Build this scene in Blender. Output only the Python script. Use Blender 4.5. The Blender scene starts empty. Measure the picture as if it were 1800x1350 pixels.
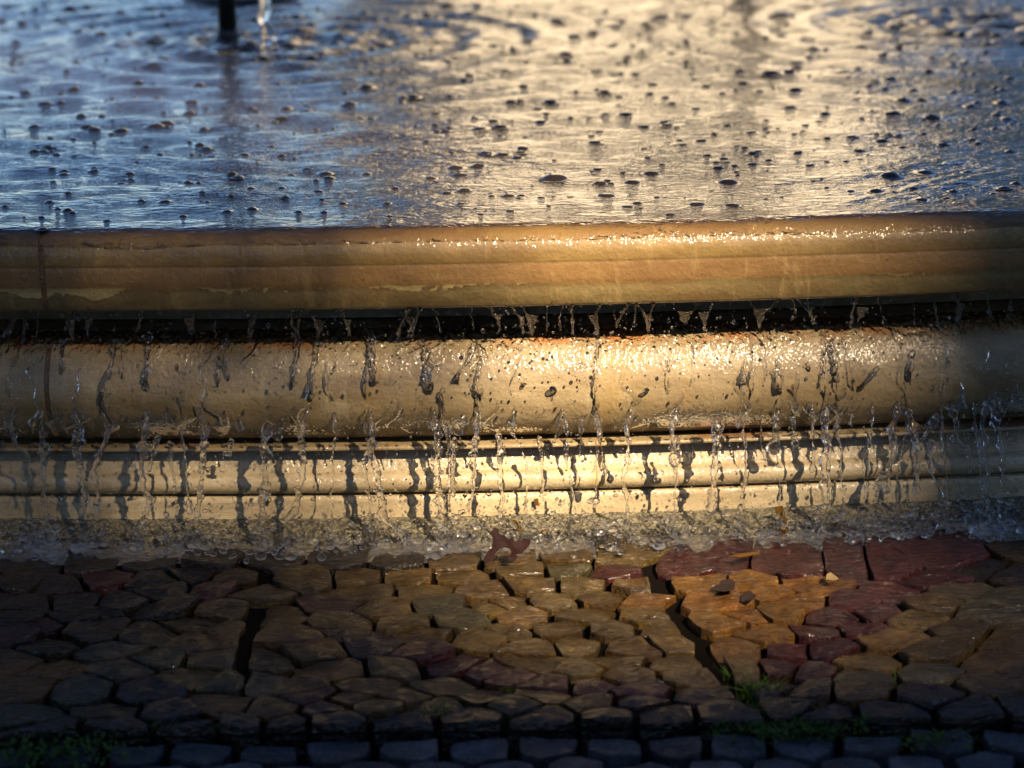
import bpy, bmesh, math, random
import numpy as np
from mathutils import Vector, Matrix, noise as mnoise

rng = random.Random(7)
nrng = np.random.default_rng(7)
sc = bpy.context.scene
COL = sc.collection
RAD = math.radians

# ------------------------------------------------------------------ camera
CAM_Y, CAM_H, PITCH, ROLL, FPX = -3.1, 1.2, 17.0, -0.9, 3828.0
cd = bpy.data.cameras.new('camera'); cam = bpy.data.objects.new('camera', cd); COL.objects.link(cam)
cam.matrix_world = (Matrix.Translation((0, CAM_Y, CAM_H)) @ Matrix.Rotation(RAD(90 - PITCH), 4, 'X')
                    @ Matrix.Rotation(RAD(ROLL), 4, 'Z'))
cd.sensor_fit = 'HORIZONTAL'; cd.sensor_width = 36.0; cd.lens = 36.0 * FPX / 1800.0
cd.clip_start = 0.05; cd.clip_end = 3000
cd.dof.use_dof = True; cd.dof.focus_distance = 3.24; cd.dof.aperture_fstop = 3.4; cd.dof.aperture_blades = 0
sc.camera = cam

# ------------------------------------------------------------------ sky and sun
SUN_AZ, SUN_EL = 35.0, 43.0          # degrees to the right of straight behind the camera, elevation
S = Vector((math.sin(RAD(SUN_AZ)) * math.cos(RAD(SUN_EL)), -math.cos(RAD(SUN_AZ)) * math.cos(RAD(SUN_EL)), math.sin(RAD(SUN_EL))))
w = bpy.data.worlds.new('World'); sc.world = w; w.use_nodes = True
nt = w.node_tree; nt.nodes.clear()
sky = nt.nodes.new('ShaderNodeTexSky'); sky.sky_type = 'NISHITA'; sky.sun_disc = False
sky.sun_elevation = RAD(SUN_EL); sky.sun_rotation = math.atan2(S.x, S.y)
sky.air_density = 0.75; sky.dust_density = 0.0; sky.ozone_density = 6.0
bg = nt.nodes.new('ShaderNodeBackground'); bg.inputs[1].default_value = 0.06
wo = nt.nodes.new('ShaderNodeOutputWorld')
nt.links.new(sky.outputs[0], bg.inputs[0]); nt.links.new(bg.outputs[0], wo.inputs[0])
sl = bpy.data.lights.new('sun', 'SUN'); sl.energy = 5.0; sl.angle = RAD(0.75); sl.color = (1.0, 0.80, 0.55)
sun = bpy.data.objects.new('sun', sl); COL.objects.link(sun)
sun.rotation_euler = S.to_track_quat('Z', 'Y').to_euler(); sun.location = (8, -12, 12)

# ------------------------------------------------------------------ exposure and sampling
vs = sc.view_settings; vs.view_transform = 'Standard'; vs.look = 'None'; vs.gamma = 1.0; vs.use_curve_mapping = False
vs.exposure = 1.75
cy = sc.cycles
cy.use_denoising = True
cy.max_bounces = 10; cy.transmission_bounces = 10; cy.glossy_bounces = 4; cy.diffuse_bounces = 3; cy.transparent_max_bounces = 8
cy.caustics_reflective = False; cy.caustics_refractive = False; cy.sample_clamp_indirect = 4.0

# ------------------------------------------------------------------ geometry constants (metres, rim front at y = 0)
R, XC = 9.0, -0.15
ZW = 0.490                      # water level
CAMM = cam.matrix_world.copy(); CAMO = CAMM.translation.copy()
def ray(px, py):
    d = Vector(((px - 900) / FPX, (675 - py) / FPX, -1.0))
    return (CAMM.to_3x3() @ d).normalized()
def on_z(px, py, z):
    d = ray(px, py); t = (z - CAMO.z) / d.z
    return CAMO + d * t
def yrim(x): return R - math.sqrt(max(R * R - (x - XC) ** 2, 0))
def on_s(px, py, s):
    d = ray(px, py); p = None; yy = s
    for _ in range(4):
        t = (yy - CAMO.y) / d.y; p = CAMO + d * t; yy = yrim(p.x) + s
    return p
TZ, TY, TR = 0.228, 0.116, 0.09   # half-round moulding
def torus_s(z): return TY - math.sqrt(max(TR * TR - (z - TZ) ** 2, 1e-6))

# ------------------------------------------------------------------ helpers
def link(o, parent=None):
    COL.objects.link(o)
    if parent is not None: o.parent = parent
    return o
def mesh_obj(name, verts, faces, mat=None, parent=None, smooth=True):
    me = bpy.data.meshes.new(name); me.from_pydata(verts, [], faces); me.update()
    if smooth: me.shade_smooth()
    if mat: me.materials.append(mat)
    return link(bpy.data.objects.new(name, me), parent)
def tag(o, label=None, cat=None, group=None, kind=None):
    if label: o['label'] = label
    if cat: o['category'] = cat
    if group: o['group'] = group
    if kind: o['kind'] = kind
    return o
def empty(name, loc=(0, 0, 0)):
    o = bpy.data.objects.new(name, None); o.location = loc; o.empty_display_size = 0.05; COL.objects.link(o); return o
class NB:
    """small node-tree builder"""
    def __init__(s, name):
        s.m = bpy.data.materials.new(name); s.m.use_nodes = True; s.t = s.m.node_tree; s.t.nodes.clear()
        s.out = s.n('ShaderNodeOutputMaterial')
    def n(s, t, **k):
        o = s.t.nodes.new(t)
        for a, b in k.items(): setattr(o, a, b)
        return o
    def l(s, a, b): s.t.links.new(a, b)
    def pos(s): return s.n('ShaderNodeNewGeometry').outputs['Position']
    def noise(s, scale, detail=3, rough=0.55, vec=None, dist=0.0, sc3=None):
        o = s.n('ShaderNodeTexNoise'); o.inputs['Scale'].default_value = scale; o.inputs['Detail'].default_value = detail
        o.inputs['Roughness'].default_value = rough; o.inputs['Distortion'].default_value = dist
        v = vec if vec is not None else s.pos()
        if sc3:
            mp = s.n('ShaderNodeMapping'); mp.inputs['Scale'].default_value = sc3; s.l(v, mp.inputs[0]); v = mp.outputs[0]
        s.l(v, o.inputs['Vector']); return o.outputs['Fac']
    def ramp(s, fac, stops, interp='LINEAR'):
        o = s.n('ShaderNodeValToRGB'); o.color_ramp.interpolation = interp; e = o.color_ramp.elements
        while len(e) > 1: e.remove(e[-1])
        for i, (p, c) in enumerate(stops):
            if not hasattr(c, '__len__'): c = (c, c, c)
            if i == 0: e[0].position = p; e[0].color = (*c, 1)
            else: q = e.new(p); q.color = (*c, 1)
        s.l(fac, o.inputs[0]); return o.outputs[0]
    def mix(s, fac, a, b, mode='MIX'):
        o = s.n('ShaderNodeMix', data_type='RGBA', blend_type=mode)
        for v, i in ((fac, 0), (a, 6), (b, 7)):
            if hasattr(v, 'is_linked') or hasattr(v, 'links'): s.l(v, o.inputs[i])
            else: o.inputs[i].default_value = v if i == 0 else (*v, 1)
        return o.outputs[2]
    def math(s, op, a, b=0.0, c=0.0, clamp=False):
        o = s.n('ShaderNodeMath', operation=op); o.use_clamp = clamp
        for v, i in ((a, 0), (b, 1), (c, 2)):
            if hasattr(v, 'links'): s.l(v, o.inputs[i])
            else: o.inputs[i].default_value = v
        return o.outputs[0]
    def bump(s, h, dist, strength=1.0, normal=None):
        o = s.n('ShaderNodeBump'); o.inputs['Distance'].default_value = dist; o.inputs['Strength'].default_value = strength
        s.l(h, o.inputs['Height'])
        if normal is not None: s.l(normal, o.inputs['Normal'])
        return o.outputs[0]
    def principled(s, color=None, rough=0.5, normal=None, coat=0.0, coat_rough=0.05, coat_normal=None, spec=0.5, ior=1.45, coat_ior=1.36):
        p = s.n('ShaderNodeBsdfPrincipled')
        if color is not None:
            if hasattr(color, 'links'): s.l(color, p.inputs['Base Color'])
            else: p.inputs['Base Color'].default_value = (*color, 1)
        if hasattr(rough, 'links'): s.l(rough, p.inputs['Roughness'])
        else: p.inputs['Roughness'].default_value = rough
        p.inputs['IOR'].default_value = ior; p.inputs['Specular IOR Level'].default_value = spec
        if hasattr(coat, 'links'): s.l(coat, p.inputs['Coat Weight'])
        else: p.inputs['Coat Weight'].default_value = coat
        p.inputs['Coat Roughness'].default_value = coat_rough; p.inputs['Coat IOR'].default_value = coat_ior
        if normal is not None: s.l(normal, p.inputs['Normal'])
        if coat_normal is not None: s.l(coat_normal, p.inputs['Coat Normal'])
        return p
    def done(s, shader):
        s.l(shader.outputs[0] if hasattr(shader, 'outputs') else shader, s.out.inputs[0]); return s.m

# ------------------------------------------------------------------ materials
def mat_simple(name, c, rough=0.6, var=0.25, scale=3.0, bump=0.0, spec=0.5):
    b = NB(name); n = b.noise(scale, 5)
    col = b.mix(n, tuple(x * (1 - var) for x in c), tuple(min(1, x * (1 + var)) for x in c))
    nr = b.bump(b.noise(scale * 6, 4), bump) if bump else None
    return b.done(b.principled(col, rough, nr, spec=spec))
def film_normal(b, d1=0.0030, d2=0.0026):
    """wavy film of running water"""
    h1 = b.noise(150, 2, 0.5, sc3=(1, 1, 0.55)); h2 = b.noise(60, 2, 0.5, dist=0.6, sc3=(1, 1, 0.8))
    return b.bump(h2, d2, 1.0, b.bump(h1, d1, 1.0))
def mat_stone(name, band=False, pale=False):
    b = NB(name)
    base = b.ramp(b.noise(7, 5, 0.6, sc3=(0.6, 1, 2.2)), [(0.25, (0.15, 0.102, 0.047)), (0.5, (0.25, 0.188, 0.100)), (0.75, (0.36, 0.290, 0.172))] if not pale else [(0.2, (0.25, 0.185, 0.100)), (0.5, (0.40, 0.320, 0.190)), (0.8, (0.52, 0.440, 0.290))])
    grain = b.noise(420, 3, 0.6); base = b.mix(b.ramp(grain, [(0.35, 0.0), (0.7, 0.30)]), base, (0.16, 0.10, 0.045))
    if band:
        sep = b.n('ShaderNodeSeparateXYZ'); b.l(b.pos(), sep.inputs[0]); z = sep.outputs[2]
        wob = b.math('MULTIPLY', b.math('SUBTRACT', b.noise(9, 7, 0.68, sc3=(1, 1, 0.05)), 0.5), 0.020)
        zz = b.math('ADD', z, wob)
        top = b.mix(b.noise(14, 5, 0.65, sc3=(0.5, 1, 2)), (0.115, 0.068, 0.019), (0.28, 0.185, 0.060))
        red = b.mix(b.noise(11, 4, 0.6, sc3=(0.3, 1, 3)), (0.17, 0.090, 0.029), (0.265, 0.155, 0.055))
        grn = b.mix(b.noise(40, 4, 0.6, sc3=(0.6, 1, 1.6)), (0.085, 0.064, 0.021), (0.215, 0.162, 0.066))
        pale = (0.42, 0.325, 0.135)
        fl = b.math('ADD', b.noise(13, 7, 0.68, sc3=(0.55, 1, 0.9)), b.math('MULTIPLY', b.math('SUBTRACT', z, 0.388), 7.5))
        xs = b.ramp(sep.outputs[0], [(0.0, 1.0), (1.0, 1.0)])
        # deposits flake off mostly towards one end of the rim
        fl = b.math('SUBTRACT', fl, b.math('MULTIPLY', b.math('ADD', sep.outputs[0], 0.35, clamp=True), 0.10))
        grn = b.mix(b.ramp(fl, [(0.605, 0.0), (0.622, 1.0)]), grn, pale)
        edge = b.ramp(fl, [(0.575, 0.0), (0.605, 0.7), (0.622, 0.0)])
        grn = b.mix(edge, grn, (0.10, 0.055, 0.012))
        c = b.mix(b.ramp(zz, [(0.4030, 0.0), (0.4045, 1.0)]), grn, red)
        c = b.mix(b.ramp(b.math('ADD', z, b.math('MULTIPLY', wob, 0.25)), [(0.4355, 0.0), (0.4380, 1.0)]), c, top)
        streak = b.ramp(b.noise(6, 6, 0.7, sc3=(1.2, 1, 5)), [(0.42, 0.0), (0.62, 0.55)])
        c = b.mix(streak, c, (0.13, 0.066, 0.022))
        drip = b.ramp(b.noise(26, 5, 0.7, sc3=(1.6, 1, 0.35)), [(0.56, 0.0), (0.70, 0.45)]); c = b.mix(drip, c, (0.34, 0.23, 0.09))
        crk = b.math('MULTIPLY', b.ramp(b.math('ADD', z, b.math('MULTIPLY', wob, 0.25)), [(0.4350, 0.0), (0.4364, 1.0), (0.4380, 0.0)]), b.ramp(b.noise(17, 5, 0.7), [(0.36, 0.1), (0.55, 0.9)]))
        c = b.mix(crk, c, (0.05, 0.022, 0.008))
        spots = b.ramp(b.noise(95, 2, 0.5), [(0.735, 0.0), (0.76, 0.8)])
        base = b.mix(spots, c, (0.09, 0.045, 0.015))
        base = b.mix(b.ramp(grain, [(0.4, 0.0), (0.75, 0.35)]), base, (0.14, 0.07, 0.02))
    else:
        spots = b.ramp(b.noise(130, 2, 0.5), [(0.72, 0.0), (0.75, 0.8)])
        base = b.mix(spots, base, (0.10, 0.06, 0.025))
        vein = b.ramp(b.noise(11, 8, 0.75, sc3=(0.5, 1, 2.5)), [(0.47, 0.0), (0.5, 0.35), (0.53, 0.0)]); base = b.mix(vein, base, (0.13, 0.085, 0.035))
        lime = b.ramp(b.noise(16, 6, 0.72, sc3=(1.8, 1, 0.4)), [(0.56, 0.0), (0.72, 0.5)]); base = b.mix(lime, base, (0.42, 0.35, 0.21))
        st = b.ramp(b.noise(5, 4, 0.6, sc3=(2.5, 1, 0.5)), [(0.58, 0.0), (0.75, 0.6)])
        base = b.mix(st, base, (0.27, 0.165, 0.04))
        sep = b.n('ShaderNodeSeparateXYZ'); b.l(b.pos(), sep.inputs[0])
        # rust and algae on the upper side of the moulding, where the splash falls
        ru = b.math('MULTIPLY', b.ramp(sep.outputs[2], [(0.292, 0.0), (0.304, 1.0)]), b.ramp(b.noise(24, 3, 0.6), [(0.42, 0.0), (0.58, 1.0)]))
        base = b.mix(ru, base, (0.26, 0.085, 0.012))
    nm = b.bump(b.noise(160, 4, 0.6), 0.0012, 1.0)
    nm = b.bump(b.noise(18, 3, 0.5), 0.004, 1.0, nm)
    cn = film_normal(b) if not band else film_normal(b, 0.0026, 0.0016)
    return b.done(b.principled(base, 0.55, nm, coat=1.0, coat_rough=0.13, coat_normal=cn))
M_RIM = mat_stone('rim_sandstone', True); M_STONE = mat_stone('moulding_sandstone'); M_PLINTH = mat_stone('plinth_sandstone', pale=True)
M_MORTAR = mat_simple('red_mortar', (0.17, 0.090, 0.042), 0.5, 0.6, 60, 0.002)
def mat_footing():
    b = NB('rough_footing')
    v = b.n('ShaderNodeTexVoronoi'); v.inputs['Scale'].default_value = 150; b.l(b.pos(), v.inputs['Vector'])
    col = b.ramp(b.noise(120, 4, 0.7), [(0.3, (0.008, 0.006, 0.004)), (0.45, (0.05, 0.042, 0.024)), (0.58, (0.17, 0.15, 0.09)), (0.75, (0.24, 0.15, 0.035))])
    nm = b.bump(v.outputs['Distance'], 0.006, 1.0); nm = b.bump(b.noise(60, 5, 0.7), 0.012, 1.0, nm)
    return b.done(b.principled(col, 0.5, nm, coat=1.0, coat_rough=0.16, coat_normal=nm))
M_FOOT = mat_footing()
def mat_sett(name, tint=1.0, wet=0.9):
    b = NB(name)
    oi = b.n('ShaderNodeObjectInfo')
    tc = b.n('ShaderNodeTexCoord').outputs['Object']
    n1 = b.noise(22, 5, 0.65); n2 = b.noise(150, 4, 0.7)
    c = b.mix(1.0, oi.outputs['Color'], b.ramp(n1, [(0.25, 0.35), (0.5, 0.9), (0.75, 1.7)]), 'MULTIPLY')
    c = b.mix(1.0, c, b.ramp(n2, [(0.3, 0.55), (0.7, 1.35)]), 'MULTIPLY')
    c = b.mix(b.ramp(b.noise(35, 3, 0.6), [(0.62, 0.0), (0.74, 0.55)]), c, (0.035, 0.03, 0.02))
    nm = b.bump(b.noise(48, 4, 0.62, sc3=(0.55, 1.7, 1)), 0.010, 1.0); nm = b.bump(n2, 0.004, 1.0, nm)
    cn = b.bump(b.noise(60, 4, 0.65, sc3=(0.45, 2.0, 1)), 0.0085, 1.0); cn = b.bump(b.noise(105, 2, 0.5), 0.0018, 1.0, cn)
    return b.done(b.principled(c, 0.6, nm, coat=wet, coat_rough=0.10, coat_normal=cn, coat_ior=1.46, spec=0.04))
M_SETT = mat_sett('wet_sandstone_sett'); M_GRANITE = mat_sett('damp_granite_sett', wet=0.5)
M_BED = mat_simple('dark_joint_soil', (0.0030, 0.0020, 0.0012), 0.9, 0.6, 60, 0.004, spec=0.06)
M_GROUND = mat_simple('square_paving', (0.09, 0.08, 0.07), 0.8, 0.3, 1.0, 0.003)
def mat_glass():
    b = NB('clear_water'); nm = b.bump(b.noise(170, 2, 0.5), 0.0016)
    rf = b.n('ShaderNodeBsdfRefraction'); rf.inputs['IOR'].default_value = 1.333; rf.inputs['Roughness'].default_value = 0.0; b.l(nm, rf.inputs['Normal'])
    t = b.n('ShaderNodeBsdfTransparent'); m0 = b.n('ShaderNodeMixShader'); m0.inputs[0].default_value = 0.28; b.l(rf.outputs[0], m0.inputs[1]); b.l(t.outputs[0], m0.inputs[2])
    gl = b.n('ShaderNodeBsdfGlossy'); gl.inputs['Roughness'].default_value = 0.15; b.l(nm, gl.inputs['Normal'])
    fr = b.n('ShaderNodeFresnel'); fr.inputs['IOR'].default_value = 1.333; b.l(nm, fr.inputs['Normal'])
    m = b.n('ShaderNodeMixShader'); b.l(fr.outputs[0], m.inputs[0]); b.l(m0.outputs[0], m.inputs[1]); b.l(gl.outputs[0], m.inputs[2]); return b.done(m)
M_DROP = mat_glass()
def mat_film():
    b = NB('clinging_water'); nm = b.bump(b.noise(160, 2), 0.0020)
    fr = b.n('ShaderNodeFresnel'); fr.inputs['IOR'].default_value = 1.4; b.l(nm, fr.inputs['Normal'])
    tr = b.n('ShaderNodeBsdfTransparent'); tr.inputs[0].default_value = (0.93, 0.92, 0.90, 1)
    gl = b.n('ShaderNodeBsdfGlossy'); gl.inputs['Roughness'].default_value = 0.14; b.l(nm, gl.inputs['Normal'])
    m = b.n('ShaderNodeMixShader'); b.l(fr.outputs[0], m.inputs[0]); b.l(tr.outputs[0], m.inputs[1]); b.l(gl.outputs[0], m.inputs[2])
    return b.done(m)
M_FILM = mat_film()
def mat_pool():
    b = NB('fountain_water')
    P = b.pos()
    a = b.n('ShaderNodeAttribute'); a.attribute_name = 'ripple'
    nA = b.noise(62, 3, 0.55, dist=0.5, sc3=(0.60, 1.25, 1)); nB = b.noise(190, 2, 0.5, sc3=(0.5, 1.4, 1))
    # how rough the surface is varies in patches
    amp = b.math('ADD', b.math('MULTIPLY', b.ramp(b.noise(2.6, 3, 0.55), [(0.35, 0.35), (0.65, 1.0)]), 1.0), a.outputs['Fac'])
    h = b.math('MULTIPLY', b.math('ADD', nA, b.math('MULTIPLY', nB, 0.24)), amp)
    nm = b.bump(h, 0.0095, 1.0)
    p = b.principled((0.016, 0.012, 0.010), 0.012, nm, ior=1.333)
    fr = b.n('ShaderNodeFresnel'); fr.inputs['IOR'].default_value = 1.333; b.l(nm, fr.inputs['Normal'])
    tr = b.n('ShaderNodeBsdfTransparent'); tr.inputs[0].default_value = (0.93, 0.89, 0.84, 1)
    gl = b.n('ShaderNodeBsdfGlossy'); gl.inputs['Roughness'].default_value = 0.012; b.l(nm, gl.inputs['Normal'])
    thin = b.n('ShaderNodeMixShader'); b.l(fr.outputs[0], thin.inputs[0]); b.l(tr.outputs[0], thin.inputs[1]); b.l(gl.outputs[0], thin.inputs[2])
    d = b.n('ShaderNodeAttribute'); d.attribute_name = 'depth'
    mx = b.n('ShaderNodeMixShader'); b.l(d.outputs['Fac'], mx.inputs[0]); b.l(thin.outputs[0], mx.inputs[1]); b.l(p.outputs[0], mx.inputs[2])
    return b.done(mx)
M_POOL = mat_pool()
def mat_bubble():
    b = NB('bubble_film'); return b.done(b.principled((0.016, 0.011, 0.007), 0.10, None, ior=1.333))
M_BUBBLE = mat_bubble()
def mat_puddle():
    b = NB('puddle_water')
    nm = b.bump(b.noise(75, 4, 0.65, dist=0.8), 0.006, 1.0); nm = b.bump(b.noise(120, 2, 0.5), 0.0016, 1.0, nm)
    fr = b.n('ShaderNodeFresnel'); fr.inputs['IOR'].default_value = 1.333; b.l(nm, fr.inputs['Normal'])
    tr = b.n('ShaderNodeBsdfTransparent'); tr.inputs[0].default_value = (0.20, 0.18, 0.15, 1)
    gl = b.n('ShaderNodeBsdfGlossy'); gl.inputs['Roughness'].default_value = 0.13; b.l(nm, gl.inputs['Normal'])
    m = b.n('ShaderNodeMixShader'); b.l(fr.outputs[0], m.inputs[0]); b.l(tr.outputs[0], m.inputs[1]); b.l(gl.outputs[0], m.inputs[2])
    return b.done(m)
M_PUDDLE = mat_puddle()
M_METAL = mat_simple('dark_painted_metal', (0.018, 0.015, 0.012), 0.35, 0.3, 20, 0.0005)
M_STEEL = mat_simple('light_fitting', (0.35, 0.38, 0.42), 0.35, 0.2, 20)
def mat_leaf(name, c, var=0.4, trans=0.3):
    b = NB(name); col = b.mix(b.noise(60, 4), tuple(x * (1 - var) for x in c), tuple(x * (1 + var) for x in c))
    p = b.principled(col, 0.75, b.bump(b.noise(120, 3), 0.0008), spec=0.2); t = b.n('ShaderNodeBsdfTranslucent'); b.l(col, t.inputs[0])
    m = b.n('ShaderNodeMixShader'); m.inputs[0].default_value = trans; b.l(p.outputs[0], m.inputs[1]); b.l(t.outputs[0], m.inputs[2]); return b.done(m)
M_OAK = mat_leaf('red_brown_leaf', (0.011, 0.0018, 0.0012), 0.5, 0.06); M_YLEAF = mat_leaf('yellow_leaf', (0.11, 0.050, 0.008)); M_PLEAF = mat_leaf('pale_leaf', (0.30, 0.22, 0.10))
M_DLEAF_HOLE = mat_leaf('dark_leaf_and_hole', (0.03, 0.018, 0.014)); M_GRASS = mat_leaf('grass_green', (0.055, 0.105, 0.012)); M_MOSS = mat_leaf('moss_green', (0.035, 0.06, 0.010), 0.5, 0.1)
M_CROWN = mat_leaf('tree_leaf', (0.07, 0.09, 0.02)); M_BARK = mat_simple('bark', (0.08, 0.055, 0.04), 0.8, 0.3, 12, 0.01)

# ------------------------------------------------------------------ ground and surroundings
g = mesh_obj('ground', [(-400, -400, -0.075), (400, -400, -0.075), (400, 400, -0.075), (-400, 400, -0.075)], [(0, 1, 2, 3)], M_GROUND); tag(g, kind='structure')

def box(vs_, fs_, x0, x1, y0, y1, z0, z1):
    i = len(vs_); vs_ += [(x0, y0, z0), (x1, y0, z0), (x1, y1, z0), (x0, y1, z0), (x0, y0, z1), (x1, y0, z1), (x1, y1, z1), (x0, y1, z1)]
    fs_ += [(i, i + 3, i + 2, i + 1), (i + 4, i + 5, i + 6, i + 7), (i, i + 1, i + 5, i + 4), (i + 1, i + 2, i + 6, i + 5), (i + 2, i + 3, i + 7, i + 6), (i + 3, i, i + 4, i + 7)]
def boxes(name, lst, mat, parent):
    v, f = [], []
    for b_ in lst: box(v, f, *b_)
    return mesh_obj(name, v, f, mat, parent, smooth=False)
M_GLASS = mat_simple('window_glass', (0.02, 0.025, 0.03), 0.08, 0.1); M_ROOF = mat_simple('roof_tile', (0.16, 0.07, 0.045), 0.7, 0.3, 6, 0.01)
M_TRIM = mat_simple('pale_trim', (0.62, 0.55, 0.42), 0.6, 0.1)
def building(x0, x1, y0, y1, h, wallmat, face_y, label, rows, cols, roof_h=0.0, wz=1.4, wx=0.9, turn=0.0):
    e = empty('building', ((x0 + x1) / 2, (y0 + y1) / 2, -0.07))
    inv = Matrix.Translation(-e.location)
    def add(name, lst, m, par):
        o = boxes(name, [(a - e.location.x * (par is e), b_ - e.location.x * (par is e), c - e.location.y * (par is e), d - e.location.y * (par is e), z0 + 0.07 * (par is e), z1 + 0.07 * (par is e)) for a, b_, c, d, z0, z1 in lst], m, par); return o
    add('wall', [(x0, x1, y0, y1, -0.07, h)], wallmat, e)
    out = -1 if face_y == y0 else 1
    for i in range(rows):
        for j in range(cols):
            cx_ = x0 + (j + 0.5) * (x1 - x0) / cols; cz = 1.0 + i * (h - 0.6) / rows
            wd = boxes('window', [(cx_ - wx / 2 - e.location.x, cx_ + wx / 2 - e.location.x, face_y - e.location.y - 0.03, face_y - e.location.y + 0.03, cz, cz + wz)], M_TRIM, e)
            pn = boxes('pane', [(cx_ - wx / 2 + 0.08 - e.location.x, cx_ + wx / 2 - 0.08 - e.location.x, face_y - e.location.y - 0.04, face_y - e.location.y + 0.04, cz + 0.08, cz + wz - 0.08)], M_GLASS, wd)
    if roof_h > 0:
        ex, ey = e.location.x, e.location.y
        v = [(x0 - 0.2 - ex, y0 - 0.2 - ey, h + 0.071), (x1 + 0.2 - ex, y0 - 0.2 - ey, h + 0.071), (x1 + 0.2 - ex, y1 + 0.2 - ey, h + 0.071), (x0 - 0.2 - ex, y1 + 0.2 - ey, h + 0.071),
             (x0 - 0.2 - ex, 0, h + roof_h), (x1 + 0.2 - ex, 0, h + roof_h)]
        mesh_obj('roof', v, [(0, 1, 5, 4), (2, 3, 4, 5), (1, 2, 5), (3, 0, 4), (3, 2, 1, 0)], M_ROOF, e, smooth=False)
    else:
        ex, ey = e.location.x, e.location.y
        boxes('roof', [(x0 - 0.05 - ex, x1 + 0.05 - ex, y0 - 0.05 - ey, y1 + 0.05 - ey, h + 0.0705, h + 0.09)], M_ROOF, e)
    e.rotation_euler[2] = RAD(turn); tag(e, label, 'building'); return e
M_CREAM = mat_simple('cream_render', (0.88, 0.80, 0.64), 0.7, 0.05, 0.7)
M_TAN = mat_simple('tan_render', (0.45, 0.36, 0.25), 0.8, 0.08, 0.7); M_GREYR = mat_simple('grey_render', (0.28, 0.27, 0.26), 0.8, 0.08, 0.7)
building(-2.0, 5.6, 29, 33, 15.0, M_CREAM, 26, 'tall cream rendered house in full sun beyond the fountain', 1, 2, 2.0, wz=1.8, turn=26)
building(17.25, 32, -24, -15, 31.0, M_TAN, -15, 'tall unseen tan block added to shade the right end of the basin', 4, 5, 2.0)  # added out of view; its corner sets the shade edge at the right
building(3.0, 17.0, -24, -17.5, 19.43, M_GREYR, -17.5, 'unseen grey flat roofed block added to shade the near setts', 2, 4)  # added out of view; height set so its shade ends on the setts

building(-24, -3.2, -15, -7.5, 17.0, M_GREYR, -7.5, 'tall unseen grey block added to cut the sky light on the basin', 4, 8, 2.0)  # added out of view to hold back sky fill from the left

def leaf_cloud(n, centre, rad, size, rr):
    v = []; f = []
    for _ in range(n):
        while True:
            p = Vector((rr.uniform(-1, 1), rr.uniform(-1, 1), rr.uniform(-1, 1)))
            if p.length < 1 and mnoise.noise(p * 3.6 + Vector((3, 1, 7))) > -0.25 - 0.3 * (1 - p.length): break
        p = Vector((p.x * rad[0], p.y * rad[1], p.z * rad[2])) + Vector(centre)
        a = Vector((rr.uniform(-1, 1), rr.uniform(-1, 1), rr.uniform(-1, 1))).normalized()
        b_ = a.orthogonal().normalized(); b_.rotate(Matrix.Rotation(rr.uniform(0, 6.28), 3, a)); s_ = size * rr.uniform(0.6, 1.3)
        i = len(v); c = a.cross(b_)
        v += [p - b_ * s_, p + c * s_ * 0.45, p + b_ * s_, p - c * s_ * 0.45]; f.append((i, i + 1, i + 2, i + 3))
    return v, f
def tree(base, h, crown_c, crown_r, n, leaf, label):
    e = empty('tree', base); rr = random.Random(int(base[0] * 100))
    bm = bmesh.new()
    def limb(a, b_, r0, r1):
        a, b_ = Vector(a), Vector(b_); d = (b_ - a).normalized(); u = d.orthogonal().normalized(); q = d.cross(u); ring = []
        for k in range(4):
            t = k / 3; c = a.lerp(b_, t) + u * rr.uniform(-.5, .5) * r0; r = r0 + (r1 - r0) * t
            ring.append([bm.verts.new(c + (u * math.cos(m * .785) + q * math.sin(m * .785)) * r) for m in range(8)])
        for k in range(3):
            for m in range(8): bm.faces.new((ring[k][m], ring[k][(m + 1) % 8], ring[k + 1][(m + 1) % 8], ring[k + 1][m]))
    cc = Vector(crown_c) - Vector(base)
    limb((0, 0, 0), cc * 0.75, 0.16, 0.09)
    for k in range(7):
        t = Vector((rr.uniform(-1, 1) * crown_r[0], rr.uniform(-1, 1) * crown_r[1], rr.uniform(-.6, .9) * crown_r[2])) * 0.75
        limb(cc * 0.65, cc + t, 0.07, 0.02)
    me = bpy.data.meshes.new('trunk'); bm.to_mesh(me); bm.free(); me.shade_smooth(); me.materials.append(M_BARK); link(bpy.data.objects.new('trunk', me), e)
    v, f = leaf_cloud(n, cc, crown_r, leaf, rr); mesh_obj('crown', v, f, M_CROWN, e, smooth=False)
    tag(e, label, 'tree'); return e
tc_ = Vector((-1.92, 0, 0.20)) + S * 15.0
tree((tc_.x, tc_.y, -0.075), 5, tuple(tc_), (1.65, 1.65, 1.9), 15000, 0.06, 'green leafy tree on the square facing the fountain')
tree((5.9, 21.0, -0.075), 4, (5.9, 21.0, 1.6), (2.0, 1.5, 1.5), 5000, 0.10, 'low dark tree beside the cream house')

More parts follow.
